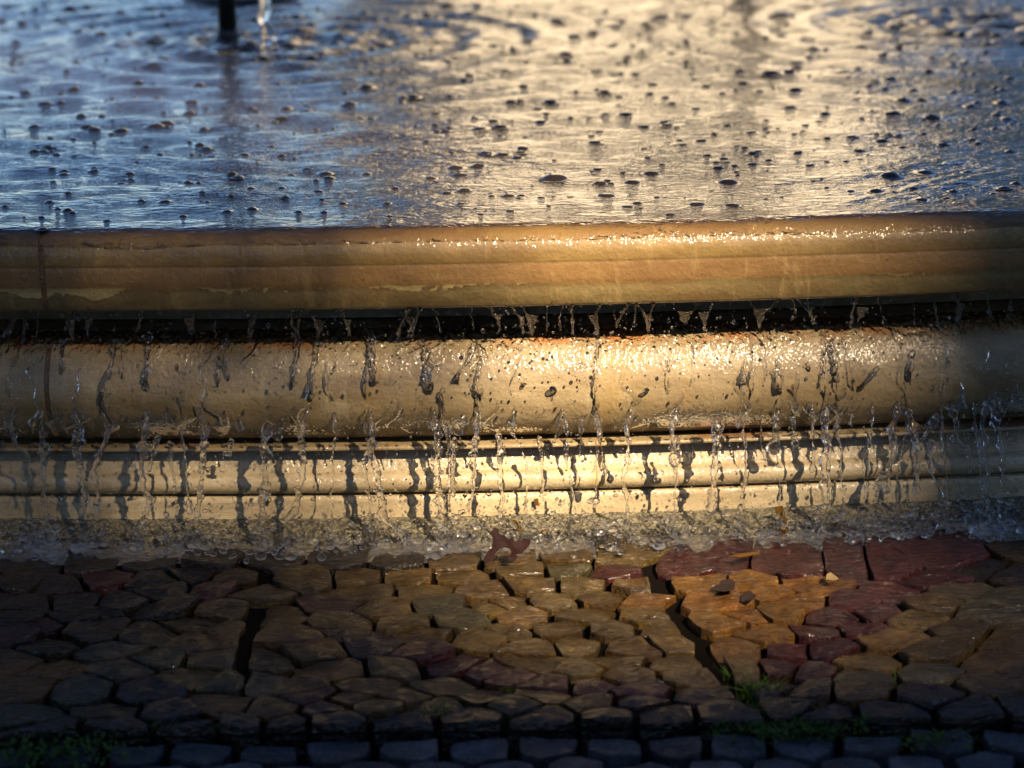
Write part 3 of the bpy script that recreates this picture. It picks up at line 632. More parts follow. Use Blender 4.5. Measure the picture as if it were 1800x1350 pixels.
STREAMS = [  # (points, radius px, free depth, ends in drop, label)
 ([(45, 560), (40, 600), (30, 622), (15, 670), (20, 720), (22, 770), (30, 785), (48, 800), (55, 840)], 4.5, 0.00, 0, L_LONG),
 ([(112, 600), (108, 640), (108, 690), (116, 715), (105, 742)], 6.0, 0.02, 0, L_DROP),
 ([(130, 725), (140, 760), (135, 790), (150, 860), (145, 905)], 7.0, -0.01, 0, L_LOW),
 ([(200, 600), (195, 640), (180, 680), (178, 720), (190, 755), (175, 800), (165, 830), (172, 870), (168, 912)], 6.0, 0.0, 0, L_LONG),
 ([(212, 610), (214, 650), (215, 690), (218, 738)], 3.6, 0.02, 1, L_DROP),
 ([(262, 590), (258, 620), (257, 660), (256, 700), (258, 740), (252, 790), (247, 825), (255, 860), (262, 890), (240, 934)], 7.5, -0.005, 0, L_LONG),
 ([(398, 600), (385, 640), (384, 665), (378, 700), (374, 720)], 6.0, 0.03, 0, L_DROP),
 ([(392, 635), (400, 660), (410, 690), (420, 735), (422, 752)], 4.2, 0.02, 1, L_DROP),
 ([(338, 710), (352, 728), (361, 748), (358, 790), (354, 830), (352, 870), (345, 912)], 6.5, -0.005, 0, L_LOW),
 ([(406, 775), (403, 797)], 4.5, 0.01, 1, L_LOW),
 ([(277, 768), (268, 800), (262, 826)], 4.5, 0.0, 0, L_LOW),
 ([(470, 745), (465, 780), (467, 810), (465, 850), (460, 900), (455, 934)], 8.0, -0.015, 0, L_LOW),
 ([(520, 600), (522, 625), (515, 665), (508, 700), (516, 716), (532, 720)], 6.0, 0.02, 0, L_DROP),
 ([(558, 600), (552, 640), (545, 680), (545, 710), (535, 735), (530, 775), (532, 810), (530, 840), (525, 870), (515, 900), (500, 916)], 7.0, -0.005, 0, L_LONG),
 ([(497, 735), (492, 752), (489, 768)], 5.5, 0.02, 1, L_DROP),
 ([(652, 585), (655, 640), (657, 662), (652, 690), (652, 720), (656, 755), (655, 770), (654, 792), (660, 815), (665, 850), (670, 880), (676, 908), (690, 925), (708, 940)], 7.0, -0.005, 0, L_LONG),
 ([(742, 600), (748, 620), (752, 645), (755, 675), (756, 700), (762, 725), (768, 760), (770, 785), (768, 820), (772, 860), (775, 900), (780, 936)], 8.5, -0.005, 0, L_LONG),
 ([(836, 600), (830, 622), (815, 645), (803, 662), (806, 690), (815, 710), (815, 730), (805, 758)], 6.0, 0.02, 1, L_DROP),
 ([(836, 748), (838, 775), (835, 797)], 4.5, 0.01, 1, L_LOW),
 ([(878, 765), (880, 800), (880, 840), (882, 880), (880, 918)], 5.0, -0.005, 0, L_LOW),
 ([(922, 675), (915, 690), (908, 702), (905, 722), (897, 747)], 4.8, 0.02, 0, L_DROP),
 ([(970, 683), (982, 696), (984, 720), (988, 745), (980, 768)], 8.0, 0.02, 0, L_DROP),
 ([(1138, 685), (1130, 705), (1122, 722), (1118, 738)], 4.8, 0.03, 0, L_DROP),
 ([(1192, 715), (1182, 760), (1183, 790), (1185, 812)], 7.0, 0.0, 1, L_DROP),
 ([(1262, 738), (1258, 790), (1255, 840), (1252, 870), (1247, 895)], 6.5, -0.01, 0, L_LOW),
 ([(1308, 655), (1310, 668), (1315, 690), (1322, 718)], 5.0, 0.03, 0, L_DROP),
 ([(1362, 650), (1370, 680), (1372, 700), (1368, 725), (1363, 760), (1362, 790)], 7.0, 0.01, 1, L_DROP),
 ([(1394, 735), (1395, 755), (1396, 780)], 5.0, 0.01, 1, L_LOW),
 ([(1462, 600), (1468, 640), (1462, 700), (1448, 740), (1455, 780), (1448, 800), (1450, 840), (1450, 880)], 7.5, -0.005, 0, L_LONG),
 ([(1542, 648), (1520, 675), (1500, 690), (1487, 702), (1482, 725), (1470, 752)], 6.0, 0.02, 0, L_DROP),
 ([(1605, 620), (1600, 650), (1590, 690), (1580, 710), (1573, 740), (1568, 765), (1570, 800), (1556, 830), (1558, 858)], 7.0, 0.0, 1, L_LONG),
 ([(1598, 725), (1605, 760), (1613, 790), (1612, 830), (1613, 864)], 6.5, -0.01, 0, L_LOW),
 ([(1645, 733), (1635, 755), (1616, 776)], 6.5, 0.0, 0, L_DROP),
 ([(1668, 690), (1670, 712), (1680, 745), (1682, 775), (1702, 792), (1705, 830)], 6.0, 0.0, 0, L_LONG),
 ([(1748, 700), (1752, 735), (1755, 770), (1763, 802), (1762, 850)], 6.0, 0.0, 0, L_LONG),
 ([(1635, 775), (1637, 830), (1655, 860), (1666, 895)], 4.0, -0.005, 0, L_LOW),
 ([(1500, 704), (1525, 700), (1552, 706)], 3.5, 0.02, 0, 'thin bridge of water joining two strands before the moulding'),
 ([(1025, 735), (1020, 770), (1022, 800)], 3.6, 0.01, 0, L_LOW), ([(1105, 745), (1103, 785), (1106, 812)], 3.6, 0.01, 1, L_LOW), ([(950, 770), (952, 820), (955, 880)], 3.4, 0.0, 0, L_LOW),
 ([(590, 640), (586, 690), (592, 730)], 3.4, 0.03, 0, L_DROP), ([(1215, 600), (1222, 640), (1218, 672)], 4.0, 0.03, 0, L_DROP), ([(1420, 640), (1424, 690), (1418, 725)], 4.0, 0.03, 1, L_DROP), ([(80, 700), (72, 760), (78, 830), (70, 900)], 4.0, -0.005, 0, L_LOW),
 ([(310, 640), (318, 690), (312, 728)], 4.0, 0.03, 0, L_DROP), ([(1720, 760), (1725, 820), (1722, 880)], 4.0, -0.005, 0, L_LOW),
]
ENDS = []
rx = random.Random(77)
for k in range(34):
    x_ = min(1790, max(10, rx.choice((120, 300, 560, 690, 860, 1010, 1150, 1330, 1440, 1590, 1700)) + rx.gauss(0, 55))); y0_ = rx.choice((600, 640, 690, 720, 778)); y1_ = rx.choice((760, 840, 900, 925, 935)); q_ = []
    if y1_ < y0_ + 60: y1_ = y0_ + 100
    n_ = max(2, int((y1_ - y0_) / 40)); xx = x_
    for j in range(n_ + 1): q_.append((xx, y0_ + (y1_ - y0_) * j / n_ - 0.012 * (x_ - 300))); xx += rx.gauss(0, 5)
    STREAMS.append((q_, rx.uniform(2.4, 4.6), rx.uniform(-0.012, 0.01), rx.random() < 0.4, L_LONG if y1_ > 880 and y0_ < 700 else (L_LOW if y0_ > 700 else L_DROP)))
for i, (pts, r, fr_, de, lab) in enumerate(STREAMS):
    bl, P = stream_blobs(pts, r, fr_, de, i + 11); ENDS.append(P[-1])
    fluid('water_strand', bl, 0.0014, lab, 'water', None if 'bridge' in lab else F_STR)
# short jets in the shadow gap under the rim
GAP = [20, 62, 120, 160, 200, 245, 285, 330, 375, 440, 472, 525, 567, 610, 640, 700, 722, 765, 830, 880, 912, 935, 962, 990, 1015, 1042, 1080, 1112, 1140, 1172, 1210, 1245, 1285, 1345, 1390, 1425, 1490, 1520, 1552, 1600, 1642, 1690, 1742, 1780]
def edge_row(px): return float(np.interp(px, [0, 600, 900, 1200, 1500, 1800], [541, 543, 538, 531, 521, 511]))
rg = random.Random(21)
for i, gx in enumerate(GAP):
    er = edge_row(gx); foot_ = (gx + rg.uniform(-8, 8), er + rg.uniform(40, 60)); nl = rg.choice((1, 1, 2, 2, 3)); bl = []; legs = []
    cut = 0.62 if nl == 1 and rg.random() < 0.45 else 1.0
    for k in range(nl):
        sx = gx + (rg.choice((-1, 1)) * rg.uniform(8, 30) if nl > 1 else rg.uniform(-7, 7)); mid = (foot_[0] + (sx - foot_[0]) * rg.uniform(0.0, 0.35) + rg.gauss(0, 2), er + rg.uniform(18, 34))
        W = [on_s(sx, er - 2, 0.010), on_s(mid[0], mid[1], 0.032), on_s(foot_[0] + rg.gauss(0, 3), foot_[1], 0.066)]; r0 = rg.uniform(0.9, 2.5) * PX; leg = []
        for j in range(int(34 * cut)):
            t = j / 33; p = W[0] * (1 - t) ** 2 + W[1] * 2 * t * (1 - t) + W[2] * t * t
            p = p + Vector((mnoise.noise(Vector((t * 5, i, k * 7))) * 0.004, 0, 0)); leg.append(p)
            r = r0 * (0.6 + 0.9 * abs(mnoise.noise(Vector((t * 7, i * 1.3, k)))) + 0.55 * t + (1.4 * max(0, 0.15 - t) / 0.15))
            bl.append((p, max(r, 0.0010), (1, 0.8, 1)))
            if rg.random() < 0.14: bl.append((p + Vector((rg.gauss(0, .008), rg.uniform(-.012, .004), rg.gauss(0, .006))), rg.uniform(.0009, .0022), (1, 1, 1)))
        if cut < 1: bl.append((leg[-1] + Vector((0, 0, -.003)), rg.uniform(.0026, .0042), (1, 1, 1.25)))
        legs.append(leg)
    if nl > 1:                              # a thin sheet spanned between the legs
        for j in range(12, 30):
            a_, b2 = legs[0][j], legs[1][j]; m_ = int((a_ - b2).length / 0.0016)
            for q in range(1, m_): bl.append((a_.lerp(b2, q / m_), 0.00105, (1.2, 0.8, 1.2)))
    lab = 'thin jet of water crossing the dark gap under the rim' if nl == 1 else 'forked jet of water crossing the dark gap under the rim'
    fluid('water_jet_strand', bl, 0.0012, lab, 'water', 'jets of water under the rim')
# splash water and rivulets running over the rounded moulding: a rippled film lying on the stone
def moulding_film():
    a0, a1 = (-0.95 - XC) / R, (1.1 - XC) / R; nu, nv = 1500, 84; v = []
    N = lambda x, y, z: mnoise.noise(Vector((x, y, z)))
    for j in range(nv):
        ph = 76 - 128 * j / (nv - 1); arcl = (76 - ph) * RAD(1) * TR
        for i in range(nu):
            a = a0 + (a1 - a0) * i / (nu - 1); u = a * R
            clump = N(u * 7, 0, 3) * 0.7 + N(u * 19, arcl * 9, 8) * 0.5
            top = max(0.0, 1 - arcl / (0.062 + 0.045 * clump))
            rough = abs(N(u * 95, arcl * 70, 1)) * 0.0052 + abs(N(u * 210, arcl * 150, 5)) * 0.0034
            h = top ** 0.6 * rough - 0.0004
            riv = N(u * 60 + 2.2 * N(arcl * 26, u * 9, 4), arcl * 10, 11) - 0.36
            if riv > 0: h = max(h, riv * 0.009 + 0.3 * rough * (riv > 0.05))
            h += 0.00028 * N(u * 330, arcl * 170, 2) + 0.0002 if arcl > 0.02 else 0
            r_ = TR + h; s_ = TY - r_ * math.cos(RAD(ph)); z = TZ + r_ * math.sin(RAD(ph))
            v.append((XC + (R - s_) * math.sin(a), R - (R - s_) * math.cos(a), z))
    f = [(j * nu + i, j * nu + i + 1, (j + 1) * nu + i + 1, (j + 1) * nu + i) for j in range(nv - 1) for i in range(nu - 1)]
    o = mesh_obj('moulding_splash', v, f, M_FILM); tag(o, 'rippling film of splash water running over the rounded moulding', 'splash')
moulding_film()
bl = []
for i in range(120):
    px = rg.uniform(-20, 1820); er = edge_row(px) + 239
    L = abs(rg.gauss(0, 1)) * 14 + 5; x_ = px
    for j in range(int(L / 1.5) + 2):
        t = j / (int(L / 1.5) + 2); bl.append((on_s(x_ + rg.gauss(0, .5), er + j * 1.5, 0.056), (0.0026 - 0.0015 * t) * rg.uniform(.8, 1.2), (1, .8, 1)))
    bl.append((on_s(x_, er + L + 3, 0.056), rg.uniform(0.0015, 0.0029), (1, .9, 1.25)))
fluid('ledge_drips', bl, 0.0014, 'row of small drips hanging from the moulding ledge', 'drips', kind='stuff', smooth=2)
# films and splashes on the lower mouldings and the plinth
bl = []
for i in range(1100):
    px = rg.uniform(-20, 1820); py = edge_row(px) + 262 + rg.uniform(0, 112)
    s0 = 0.074 - 0.022 * min(1, (py - edge_row(px) - 262) / 55) if py < edge_row(px) + 325 else 0.0505
    bl.append((on_s(px, py, s0), abs(rg.gauss(0, 1)) * 0.0010 + 0.0006, (1.0 + rg.random() * .6, 0.8, 1.0 + rg.random())))
fluid('plinth_splash', bl, 0.0015, 'specks and films of water on the lower mouldings and plinth', 'splash', kind='stuff', smooth=2, mat=M_FILM)
# churned water where the strands strike the ground
bl = []
ends = [(p.x, yrim(p.x)) for p in ENDS if p.z < 0.12] 
for i in range(2300):
    if rg.random() < 0.78: ex, ey = rg.choice(ends); x = ex + rg.gauss(0, 0.030)
    else: x = rg.uniform(-1.0, 1.0)
    s_ = rg.gauss(-0.022, 0.024); z = 0.008 - 0.18 * min(0, s_) * 0 + abs(rg.gauss(0, 1)) ** 2 * 0.0085 * (1 if rg.random() < 0.5 else 0.3)
    if s_ > 0.035: continue
    r = abs(rg.gauss(0, 1)) * 0.0022 + 0.0010; bl.append(((x, yrim(x) + s_, z), r, (1 + rg.random() * 0.8, 1, 1)))
for ex, ey in ends:                       # little crowns
    for k in range(12):
        a = rg.uniform(0, 6.28); h = rg.uniform(0.010, 0.045); lx = rg.uniform(0.006, 0.02)
        for j in range(9):
            t = j / 8; bl.append(((ex + math.cos(a) * lx * (0.4 + t), ey - 0.014 + math.sin(a) * lx * (0.4 + t), 0.008 + h * t), 0.0021 - 0.0010 * t, (1, 1, 1)))
        bl.append(((ex + math.cos(a) * lx * 1.5, ey - 0.014 + math.sin(a) * lx * 1.5, 0.010 + h), rg.uniform(.0016, .0028), (1, 1, 1)))
fluid('ground_splash', bl, 0.0015, 'churned splash water along the foot of the basin', 'splash', kind='stuff', smooth=2)
bake_fluids()
# loose droplets in the air and on the setts
bl = []
for i in range(2600):
    u = rg.random(); x = rg.uniform(-1.0, 1.0)
    if u < 0.45: z = abs(rg.gauss(0, 1)) * 0.045 + 0.006; s_ = rg.gauss(-0.025, 0.030)
    elif u < 0.8: z = rg.uniform(0.02, 0.34); s_ = rg.gauss(0.0, 0.014)
    else: z = rg.uniform(0.24, 0.35); s_ = rg.gauss(0.03, 0.02)
    if s_ > 0.036: s_ = 0.036
    if s_ < -0.05 and z < 0.008: z = 0.008
    r = min(0.0030, 0.0006 + abs(rg.gauss(0, 1)) * 0.0008); bl.append(((x, yrim(x) + s_, z), r, (1, 1, rg.uniform(0.9, 1.5))))
me = blob_mesh('water_droplets', bl, ICO2); me.shade_smooth(); me.materials.append(M_DROP)
o = link(bpy.data.objects.new('water_droplets', me)); tag(o, 'fine water droplets flying around the falling strands', 'droplets', kind='stuff')

# ------------------------------------------------------------------ bubbles on the pool
def bubble_mesh(sd):
    prof = [(1.75, 0.0), (1.38, 0.05), (1.12, 0.13), (0.96, 0.24), (0.78, 0.35), (0.55, 0.44), (0.28, 0.495), (0.0, 0.51)]; n = 18; v = []; f = []
    for r_, z in prof[:-1]:
        for i in range(n):
            a = 6.28318 * i / n; k = 1 + 0.06 * mnoise.noise(Vector((math.cos(a), math.sin(a), sd))); v.append((r_ * k * math.cos(a), r_ * k * math.sin(a), z))
    v.append((0, 0, 0.51))
    for j in range(len(prof) - 2):
        for i in range(n): f.append((j * n + i, j * n + (i + 1) % n, (j + 1) * n + (i + 1) % n, (j + 1) * n + i))
    j = len(prof) - 2
    for i in range(n): f.append((j * n + i, j * n + (i + 1) % n, len(v) - 1))
    me = bpy.data.meshes.new('bubble'); me.from_pydata(v, [], f); me.update(); me.shade_smooth(); me.materials.append(M_BUBBLE); return me
BM = [bubble_mesh(k) for k in range(4)]
rb = random.Random(5)
KEY = [(975, 313, 24), (1280, 321, 19), (1565, 309, 23), (1480, 130, 19), (1145, 305, 16), (945, 191, 15), (1300, 125, 14), (1415, 222, 15), (1388, 188, 14), (1297, 247, 15), (1450, 200, 13), (1550, 248, 15), (1586, 175, 14), (757, 313, 13),
       (112, 306, 13), (257, 258, 11), (188, 388, 12), (120, 339, 10), (695, 331, 11), (1003, 347, 14), (915, 267, 12), (1040, 240, 12), (1335, 320, 8), (75, 402, 11), (525, 372, 9), (810, 358, 11), (845, 377, 10), (907, 361, 9), (1178, 377, 11), (1515, 350, 14), (1323, 269, 12), (1403, 268, 12), (1322, 288, 13), (1510, 265, 12), (180, 205, 13), (60, 222, 13), (130, 155, 12), (330, 320, 10), (165, 295, 9), (495, 330, 11), (566, 350, 8), (1095, 303, 8), (1068, 317, 9)]
placed = []
def add_bub(px, py, w_):
    p = on_z(px, py, ZW); sc_ = (p - CAMO).length / FPX * w_ * 0.74
    placed.append((p, sc_))
for a_, b2, c_ in KEY: add_bub(a_, b2, c_ * (0.95 if c_ > 18 else 0.8))
tries = 0
while len(placed) < 850 and tries < 40000:
    tries += 1
    py = 8 + 385 * rb.random() ** 1.15; px = rb.uniform(-30, 1830)
    lip = float(np.interp(px, [0, 400, 700, 1200, 1800], [396, 400, 396, 380, 360]))
    if py > lip - 14: continue
    if px < 700 and rb.random() < 0.25: continue
    w_ = min(17, max(3.5, rb.lognormvariate(math.log(7.2), 0.38))); p = on_z(px, py, ZW)
    if any((p - q).length < 0.016 for q, _ in placed) and rb.random() < 0.85: continue
    add_bub(px, py, w_)
wv = water.data
placed.sort(key=lambda q: -q[1] / (q[0] - CAMO).length)
for i, (p, r_) in enumerate(placed[:300]):
    o = link(bpy.data.objects.new('bubble', BM[i % 4])); k = rb.uniform(0.75, 1.15)
    o.location = (p.x, p.y, ZW - 0.0008); o.scale = (r_ * rb.uniform(.95, 1.25), r_ * rb.uniform(.85, 1.1), r_ * k); o.rotation_euler[2] = rb.uniform(0, 6)
    big = r_ > 0.0095
    tag(o, 'large air bubble dome floating on the fountain water' if big else 'small air bubble dome floating on the fountain water', 'bubble', 'large bubbles on the water' if big else 'small bubbles on the water')

vv_, ff_ = [], []
for i, (p, r_) in enumerate(placed[300:]):
    b0 = len(vv_); m_ = BM[i % 4]; vv_ += [(p.x + q.co.x * r_, p.y + q.co.y * r_, ZW - 0.0006 + q.co.z * r_) for q in m_.vertices]; ff_ += [tuple(b0 + k for k in f_.vertices) for f_ in m_.polygons]
o = mesh_obj('tiny_bubbles', vv_, ff_, M_BUBBLE); tag(o, 'tiny air bubbles strewn over the fountain water', 'bubbles', kind='stuff')
# ------------------------------------------------------------------ pipe, falling jet and round fitting in the pool
def tube(pts, rads, n=16, cap=True):
    v, f = [], []
    for i, (p, r_) in enumerate(zip(pts, rads)):
        for k in range(n): v.append((p[0] + r_ * math.cos(6.28318 * k / n), p[1] + r_ * math.sin(6.28318 * k / n), p[2]))
    for i in range(len(pts) - 1):
        for k in range(n): f.append((i * n + k, i * n + (k + 1) % n, (i + 1) * n + (k + 1) % n, (i + 1) * n + k))
    f += [tuple(reversed(range(n))), tuple((len(pts) - 1) * n + k for k in range(n))]
    return v, f
pe = empty('fountain_pipe', (POLE.x, POLE.y, 0.30))
v, f = tube([(0, 0, 0), (0, 0, 0.5), (0, 0, 2.25)], [0.022] * 3); mesh_obj('pipe', v, f, M_METAL, pe)
v, f = tube([(0, 0, 0.175), (0, 0, 0.18), (0, 0, 0.20), (0, 0, 0.206)], [0.021, 0.028, 0.028, 0.021]); mesh_obj('collar', v, f, M_METAL, pe)
v, f = tube([(0, 0, 2.25), (0, 0, 2.26), (0, 0, 2.30), (0, 0, 2.31)], [0.0186, 0.03, 0.03, 0.018]); mesh_obj('nozzle', v, f, M_METAL, pe)
tag(pe, 'dark upright metal pipe standing in the fountain water', 'pipe')
jb = []
def jet_blobs(c, h, r_, lean, sd):
    rr = random.Random(sd); out = []; n = int(h / 0.012)
    for i in range(n):
        t = i / n; p = Vector((c.x + lean * t * t + rr.gauss(0, r_ * .25), c.y + rr.gauss(0, r_ * .25), ZW - 0.01 + h * t)); out.append((p, r_ * rr.uniform(.55, 1.0) * (1.15 - 0.4 * t), (1, 1, 1.6)))
        if rr.random() < .5: out.append((p + Vector((rr.gauss(0, r_), rr.gauss(0, r_), 0)), r_ * rr.uniform(.1, .3), (1, 1, 1.5)))
    for i in range(16):
        a = rr.uniform(0, 6.28); d = abs(rr.gauss(0, 1)) * r_ * 2.2; out.append((Vector((c.x + d * math.cos(a), c.y + d * math.sin(a), ZW + abs(rr.gauss(0, 1)) * 0.010)), rr.uniform(.003, .009), (1, 1, 1)))
    return out
PENDING.clear()
fluid('falling_jet', jet_blobs(JET, 1.0, 0.014, 0.02, 3), 0.005, 'smooth grey water jet falling beside the dark pipe', 'water jet')
P2 = on_z(1314, -55, ZW); pe2 = pe.copy(); COL.objects.link(pe2); pe2.location = (P2.x, P2.y, 0.30)
for ch in list(pe.children):
    c2 = ch.copy(); COL.objects.link(c2); c2.parent = pe2; c2.scale = (1.5, 1.5, 1)
tag(pe2, 'thicker dark metal pipe standing alone farther out in the pool', 'pipe')
bake_fluids()
RING = on_z(417, 3, ZW)
def torus_mesh(Rr, r_, z0, nu=64, nv=12, flat=0.6):
    v, f = [], []
    for i in range(nu):
        a = 6.28318 * i / nu
        for j in range(nv):
            b_ = 6.28318 * j / nv; v.append(((Rr + r_ * math.cos(b_)) * math.cos(a), (Rr + r_ * math.cos(b_)) * math.sin(a), z0 + r_ * flat * math.sin(b_)))
    for i in range(nu):
        for j in range(nv): f.append((i * nv + j, ((i + 1) % nu) * nv + j, ((i + 1) % nu) * nv + (j + 1) % nv, i * nv + (j + 1) % nv))
    return v, f
re_ = empty('ring_fitting', (RING.x, RING.y + 0.10, ZW - 0.01))
v, f = torus_mesh(0.145, 0.014, 0.012, flat=0.9); mesh_obj('outer_ring', v, f, M_METAL, re_)
v, f = torus_mesh(0.120, 0.016, 0.017, flat=0.5); mesh_obj('inner_ring', v, f, M_STEEL, re_)
v, f = tube([(0, 0, -0.16), (0, 0, 0.03), (0, 0, 0.05)], [0.05, 0.05, 0.03], 24); mesh_obj('nozzle', v, f, M_METAL, re_)
for k in range(3):
    a = 2.0944 * k + 0.4; v, f = [], []; box(v, f, 0.04, 0.135, -0.006, 0.006, 0.004, 0.016); sp = mesh_obj('spoke', v, f, M_METAL, re_, smooth=False); sp.rotation_euler[2] = a
tag(re_, 'round ring fitting lying at the water surface behind the dark pipe', 'fitting')

# ------------------------------------------------------------------ leaves, scraps, grass and moss
def flat_leaf(name, outline, mat, curl, label, depth=0.0006, cat='leaf', group=None):
    """outline: list of world points; gives a thin curled blade with a fan of faces"""
    c = sum((Vector(p) for p in outline), Vector()) / len(outline); n = len(outline)
    nrm = Vector()
    for i in range(n): nrm += (Vector(outline[i]) - c).cross(Vector(outline[(i + 1) % n]) - c)
    nrm.normalize(); bm = bmesh.new()
    vv = [bm.verts.new(Vector(p) - c) for p in outline]; bm.faces.new(vv)
    bmesh.ops.triangulate(bm, faces=bm.faces[:]); bmesh.ops.subdivide_edges(bm, edges=bm.edges[:], cuts=1)
    for q in bm.verts: q.co += nrm * (curl * mnoise.noise(q.co * 45 + Vector((3, 3, 3))))
    ret = bmesh.ops.extrude_face_region(bm, geom=bm.faces[:]); 
    for q in ret['geom']:
        if isinstance(q, bmesh.types.BMVert): q.co += nrm * depth
    bmesh.ops.recalc_face_normals(bm, faces=bm.faces[:])
    me = bpy.data.meshes.new(name); bm.to_mesh(me); bm.free(); me.materials.append(mat)
    o = link(bpy.data.objects.new(name, me)); o.location = c; tag(o, label, cat, group); return o
OAK = [(545, 520), (630, 420), (690, 460), (680, 500), (720, 550), (780, 540), (830, 600), (850, 620), (925, 560), (920, 610), (960, 660), (1010, 610), (1060, 615), (1140, 590), (1140, 620), (1185, 610), (1185, 690), (1150, 740), (1090, 800), (1050, 840), (960, 850), (985, 900), (940, 945), (860, 950), (820, 900), (880, 850), (890, 800), (850, 755), (780, 740), (700, 770), (620, 850), (650, 900), (560, 960), (480, 1010), (440, 940), (520, 800), (580, 740), (600, 640), (580, 560)]
def oakp(cx_, cy_):
    px, py = 800 + cx_ / 9, 880 + cy_ / 9; return on_s(px, py, -0.098 + 0.022 * (1005 - py) / 75 - 0.012)
flat_leaf('oak_leaf', [oakp(*q) for q in OAK], M_OAK, 0.004, 'wet red brown toothed leaf caught against the foot of the basin')
def scrap(name, pts, z, mat, label, curl=0.003, lift=0.0):
    P = [on_z(a, b_, z + lift * i / len(pts)) for i, (a, b_) in enumerate(pts)]; return flat_leaf(name, P, mat, curl, label, 0.0007)
scrap('leaf_scrap', [(1452, 1018), (1453, 1010), (1460, 1006), (1468, 1012), (1474, 1017), (1462, 1019)], 0.010, M_PLEAF, 'small pale curled leaf lying on the reddish setts', 0.002, 0.006)
scrap('dry_leaf_and_hole', [(1248, 1035), (1262, 1030), (1268, 1020), (1282, 1016), (1293, 1022), (1290, 1038), (1270, 1040)], 0.010, M_DLEAF_HOLE, 'dark shrivelled leaf lying on an orange brown sett', 0.004, 0.008)
scrap('dry_leaf_and_hole', [(1302, 1056), (1306, 1042), (1318, 1038), (1330, 1048), (1322, 1053)], 0.010, M_DLEAF_HOLE, 'small black patch standing for a hole beside the shrivelled leaf', 0.003, 0.006)  # dark flat patch in place of a hole in the paving
scrap('leaf_scrap', [(1280, 977), (1310, 972), (1335, 969), (1334, 974), (1300, 979)], 0.014, M_YLEAF, 'thin orange leaf strip above the red setts', 0.002)
def sscrap(pts, s_, mat, label):
    P = [on_s(a, b_, s_ - 0.0004 * i) for i, (a, b_) in enumerate(pts)]; return flat_leaf('leaf_scrap', P, mat, 0.002, label, 0.0007)
sscrap([(1360, 892), (1376, 889), (1380, 905), (1386, 928), (1378, 930), (1372, 910)], 0.010, M_YLEAF, 'upright orange leaf stalk leaning on the wet footing')
sscrap([(1346, 935), (1360, 929), (1384, 930), (1386, 934), (1352, 938)], -0.005, M_YLEAF, 'flat yellow leaf scrap below the orange stalk')
sscrap([(1460, 914), (1470, 915), (1485, 925), (1478, 928), (1464, 923)], 0.005, M_YLEAF, 'small yellow leaf scrap on the splashed footing')
sscrap([(900, 915), (906, 914), (920, 934), (914, 938)], 0.010, M_YLEAF, 'narrow yellow leaf sliver above the red brown leaf')
sscrap([(946, 934), (960, 930), (966, 942), (950, 945)], 0.006, M_YLEAF, 'small orange leaf bit right beside the red brown leaf')
sscrap([(820, 930), (828, 938), (826, 952), (817, 948)], 0.006, M_YLEAF, 'small yellow leaf bit beside the toothed leaf')
sscrap([(938, 878), (946, 876), (948, 890), (940, 888)], 0.046, M_YLEAF, 'tiny orange leaf fragment stuck on the plinth')
sscrap([(1775, 906), (1800, 912), (1798, 916), (1772, 910)], 0.008, M_YLEAF, 'dull orange leaf scrap on the footing in the shade')
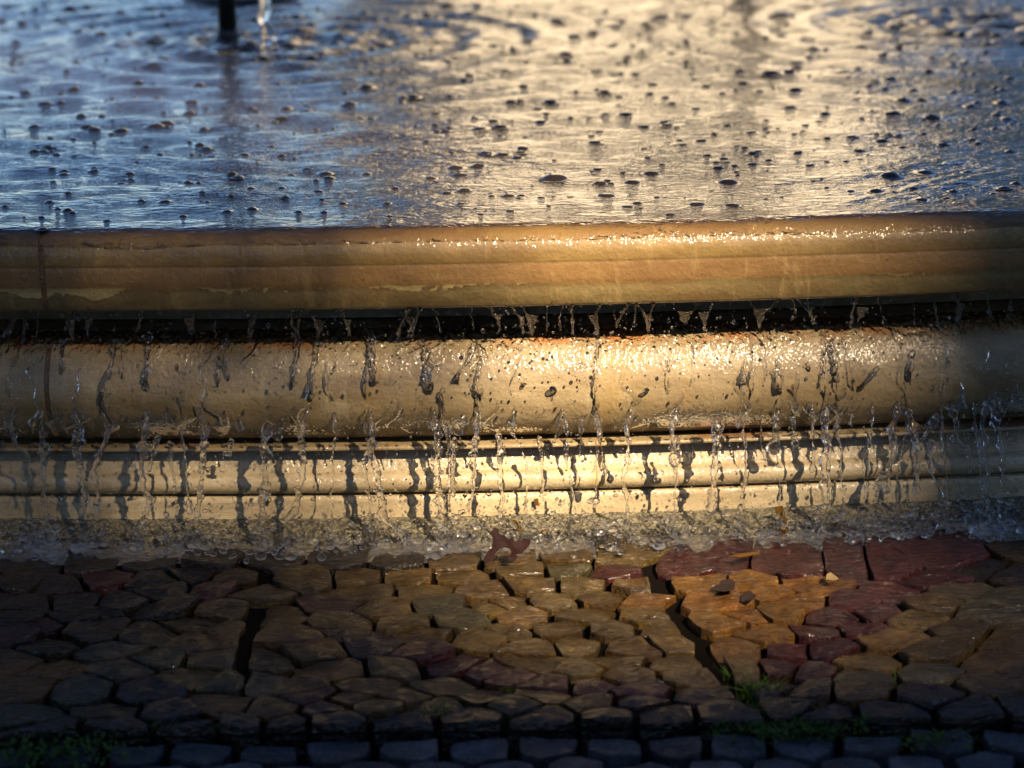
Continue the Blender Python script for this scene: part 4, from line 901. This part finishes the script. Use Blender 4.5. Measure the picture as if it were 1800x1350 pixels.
def tuft(px, py, z, n, h, spread, label, sd):
    rr = random.Random(sd); c = on_z(px, py, z); v, f = [], []
    for i in range(n):
        a = rr.uniform(0, 6.28); d = abs(rr.gauss(0, 1)) * spread; b0 = Vector((d * math.cos(a) * 1.6, d * math.sin(a) * 0.6, 0)); L = h * rr.uniform(.45, 1.1)
        dr = Vector((rr.gauss(0, .45), rr.gauss(0, .45), 1)).normalized(); sd_ = dr.cross(Vector((rr.gauss(0, 1), rr.gauss(0, 1), 0))).normalized() * h * rr.uniform(.025, .05); i0 = len(v)
        for k in range(4):
            t = k / 3; p = b0 + dr * L * t + Vector((dr.x, dr.y, -0.3)) * L * 0.5 * t * t; ww = 1 - t * 0.95; v += [p - sd_ * ww, p + sd_ * ww]
        for k in range(3): f.append((i0 + 2 * k, i0 + 2 * k + 1, i0 + 2 * k + 3, i0 + 2 * k + 2))
    o = mesh_obj('grass_tuft', v, f, M_GRASS); o.location = c; tag(o, label, 'grass'); return o
tuft(1325, 1225, -0.010, 70, 0.040, 0.012, 'fresh green grass tuft at the end of the wide joint', 1)
tuft(1345, 1262, -0.012, 110, 0.032, 0.022, 'spreading green grass tuft below the end of the wide joint', 2)
tuft(1290, 1195, -0.010, 26, 0.026, 0.008, 'sparse grass blades inside the wide joint', 3)
tuft(782, 1262, -0.010, 50, 0.030, 0.012, 'bright grass tuft between purple setts by the kerb line', 4)
tuft(648, 1268, -0.010, 36, 0.022, 0.012, 'low grass tuft between purple setts by the kerb line', 5)
tuft(895, 1222, -0.010, 30, 0.022, 0.012, 'small grass tuft beside the dull red setts', 6)
tuft(572, 1232, -0.010, 16, 0.018, 0.006, 'few short blades beside an orange sett', 7)
tuft(1576, 1192, -0.008, 18, 0.020, 0.005, 'few green blades beside the pale grey sett', 8)
tuft(950, 1240, -0.010, 40, 0.016, 0.028, 'thin low grass along the joint of pale setts', 9)
def moss(px, py, z, rx, ry, n, label, sd):
    rr = random.Random(sd); c = on_z(px, py, z); v, f = [], []
    for i in range(n):
        p = Vector((rr.gauss(0, rx), rr.gauss(0, ry), rr.uniform(0, .012) ** 1)); L = rr.uniform(.003, .009); a = rr.uniform(0, 6.28); u = Vector((math.cos(a), math.sin(a), rr.uniform(.2, 1.2))) * L; q = Vector((-math.sin(a), math.cos(a), 0)) * L * .4
        i0 = len(v); v += [p, p + u * .5 + q, p + u, p + u * .5 - q]; f.append((i0, i0 + 1, i0 + 2, i0 + 3))
    o = mesh_obj('moss_patch', v, f, M_MOSS); o.location = c; tag(o, label, 'moss', kind='stuff'); return o
for i, (px, py, rx, ry, n) in enumerate([(1385, 1290, .045, .016, 1500), (100, 1330, .05, .02, 900), (320, 1292, .05, .006, 350), (1640, 1310, .03, .012, 250), (10, 1278, .02, .006, 150)]):
    moss(px, py, -0.016, rx, ry, int(n * .6), 'patch of moss growing along the kerb joint', i)
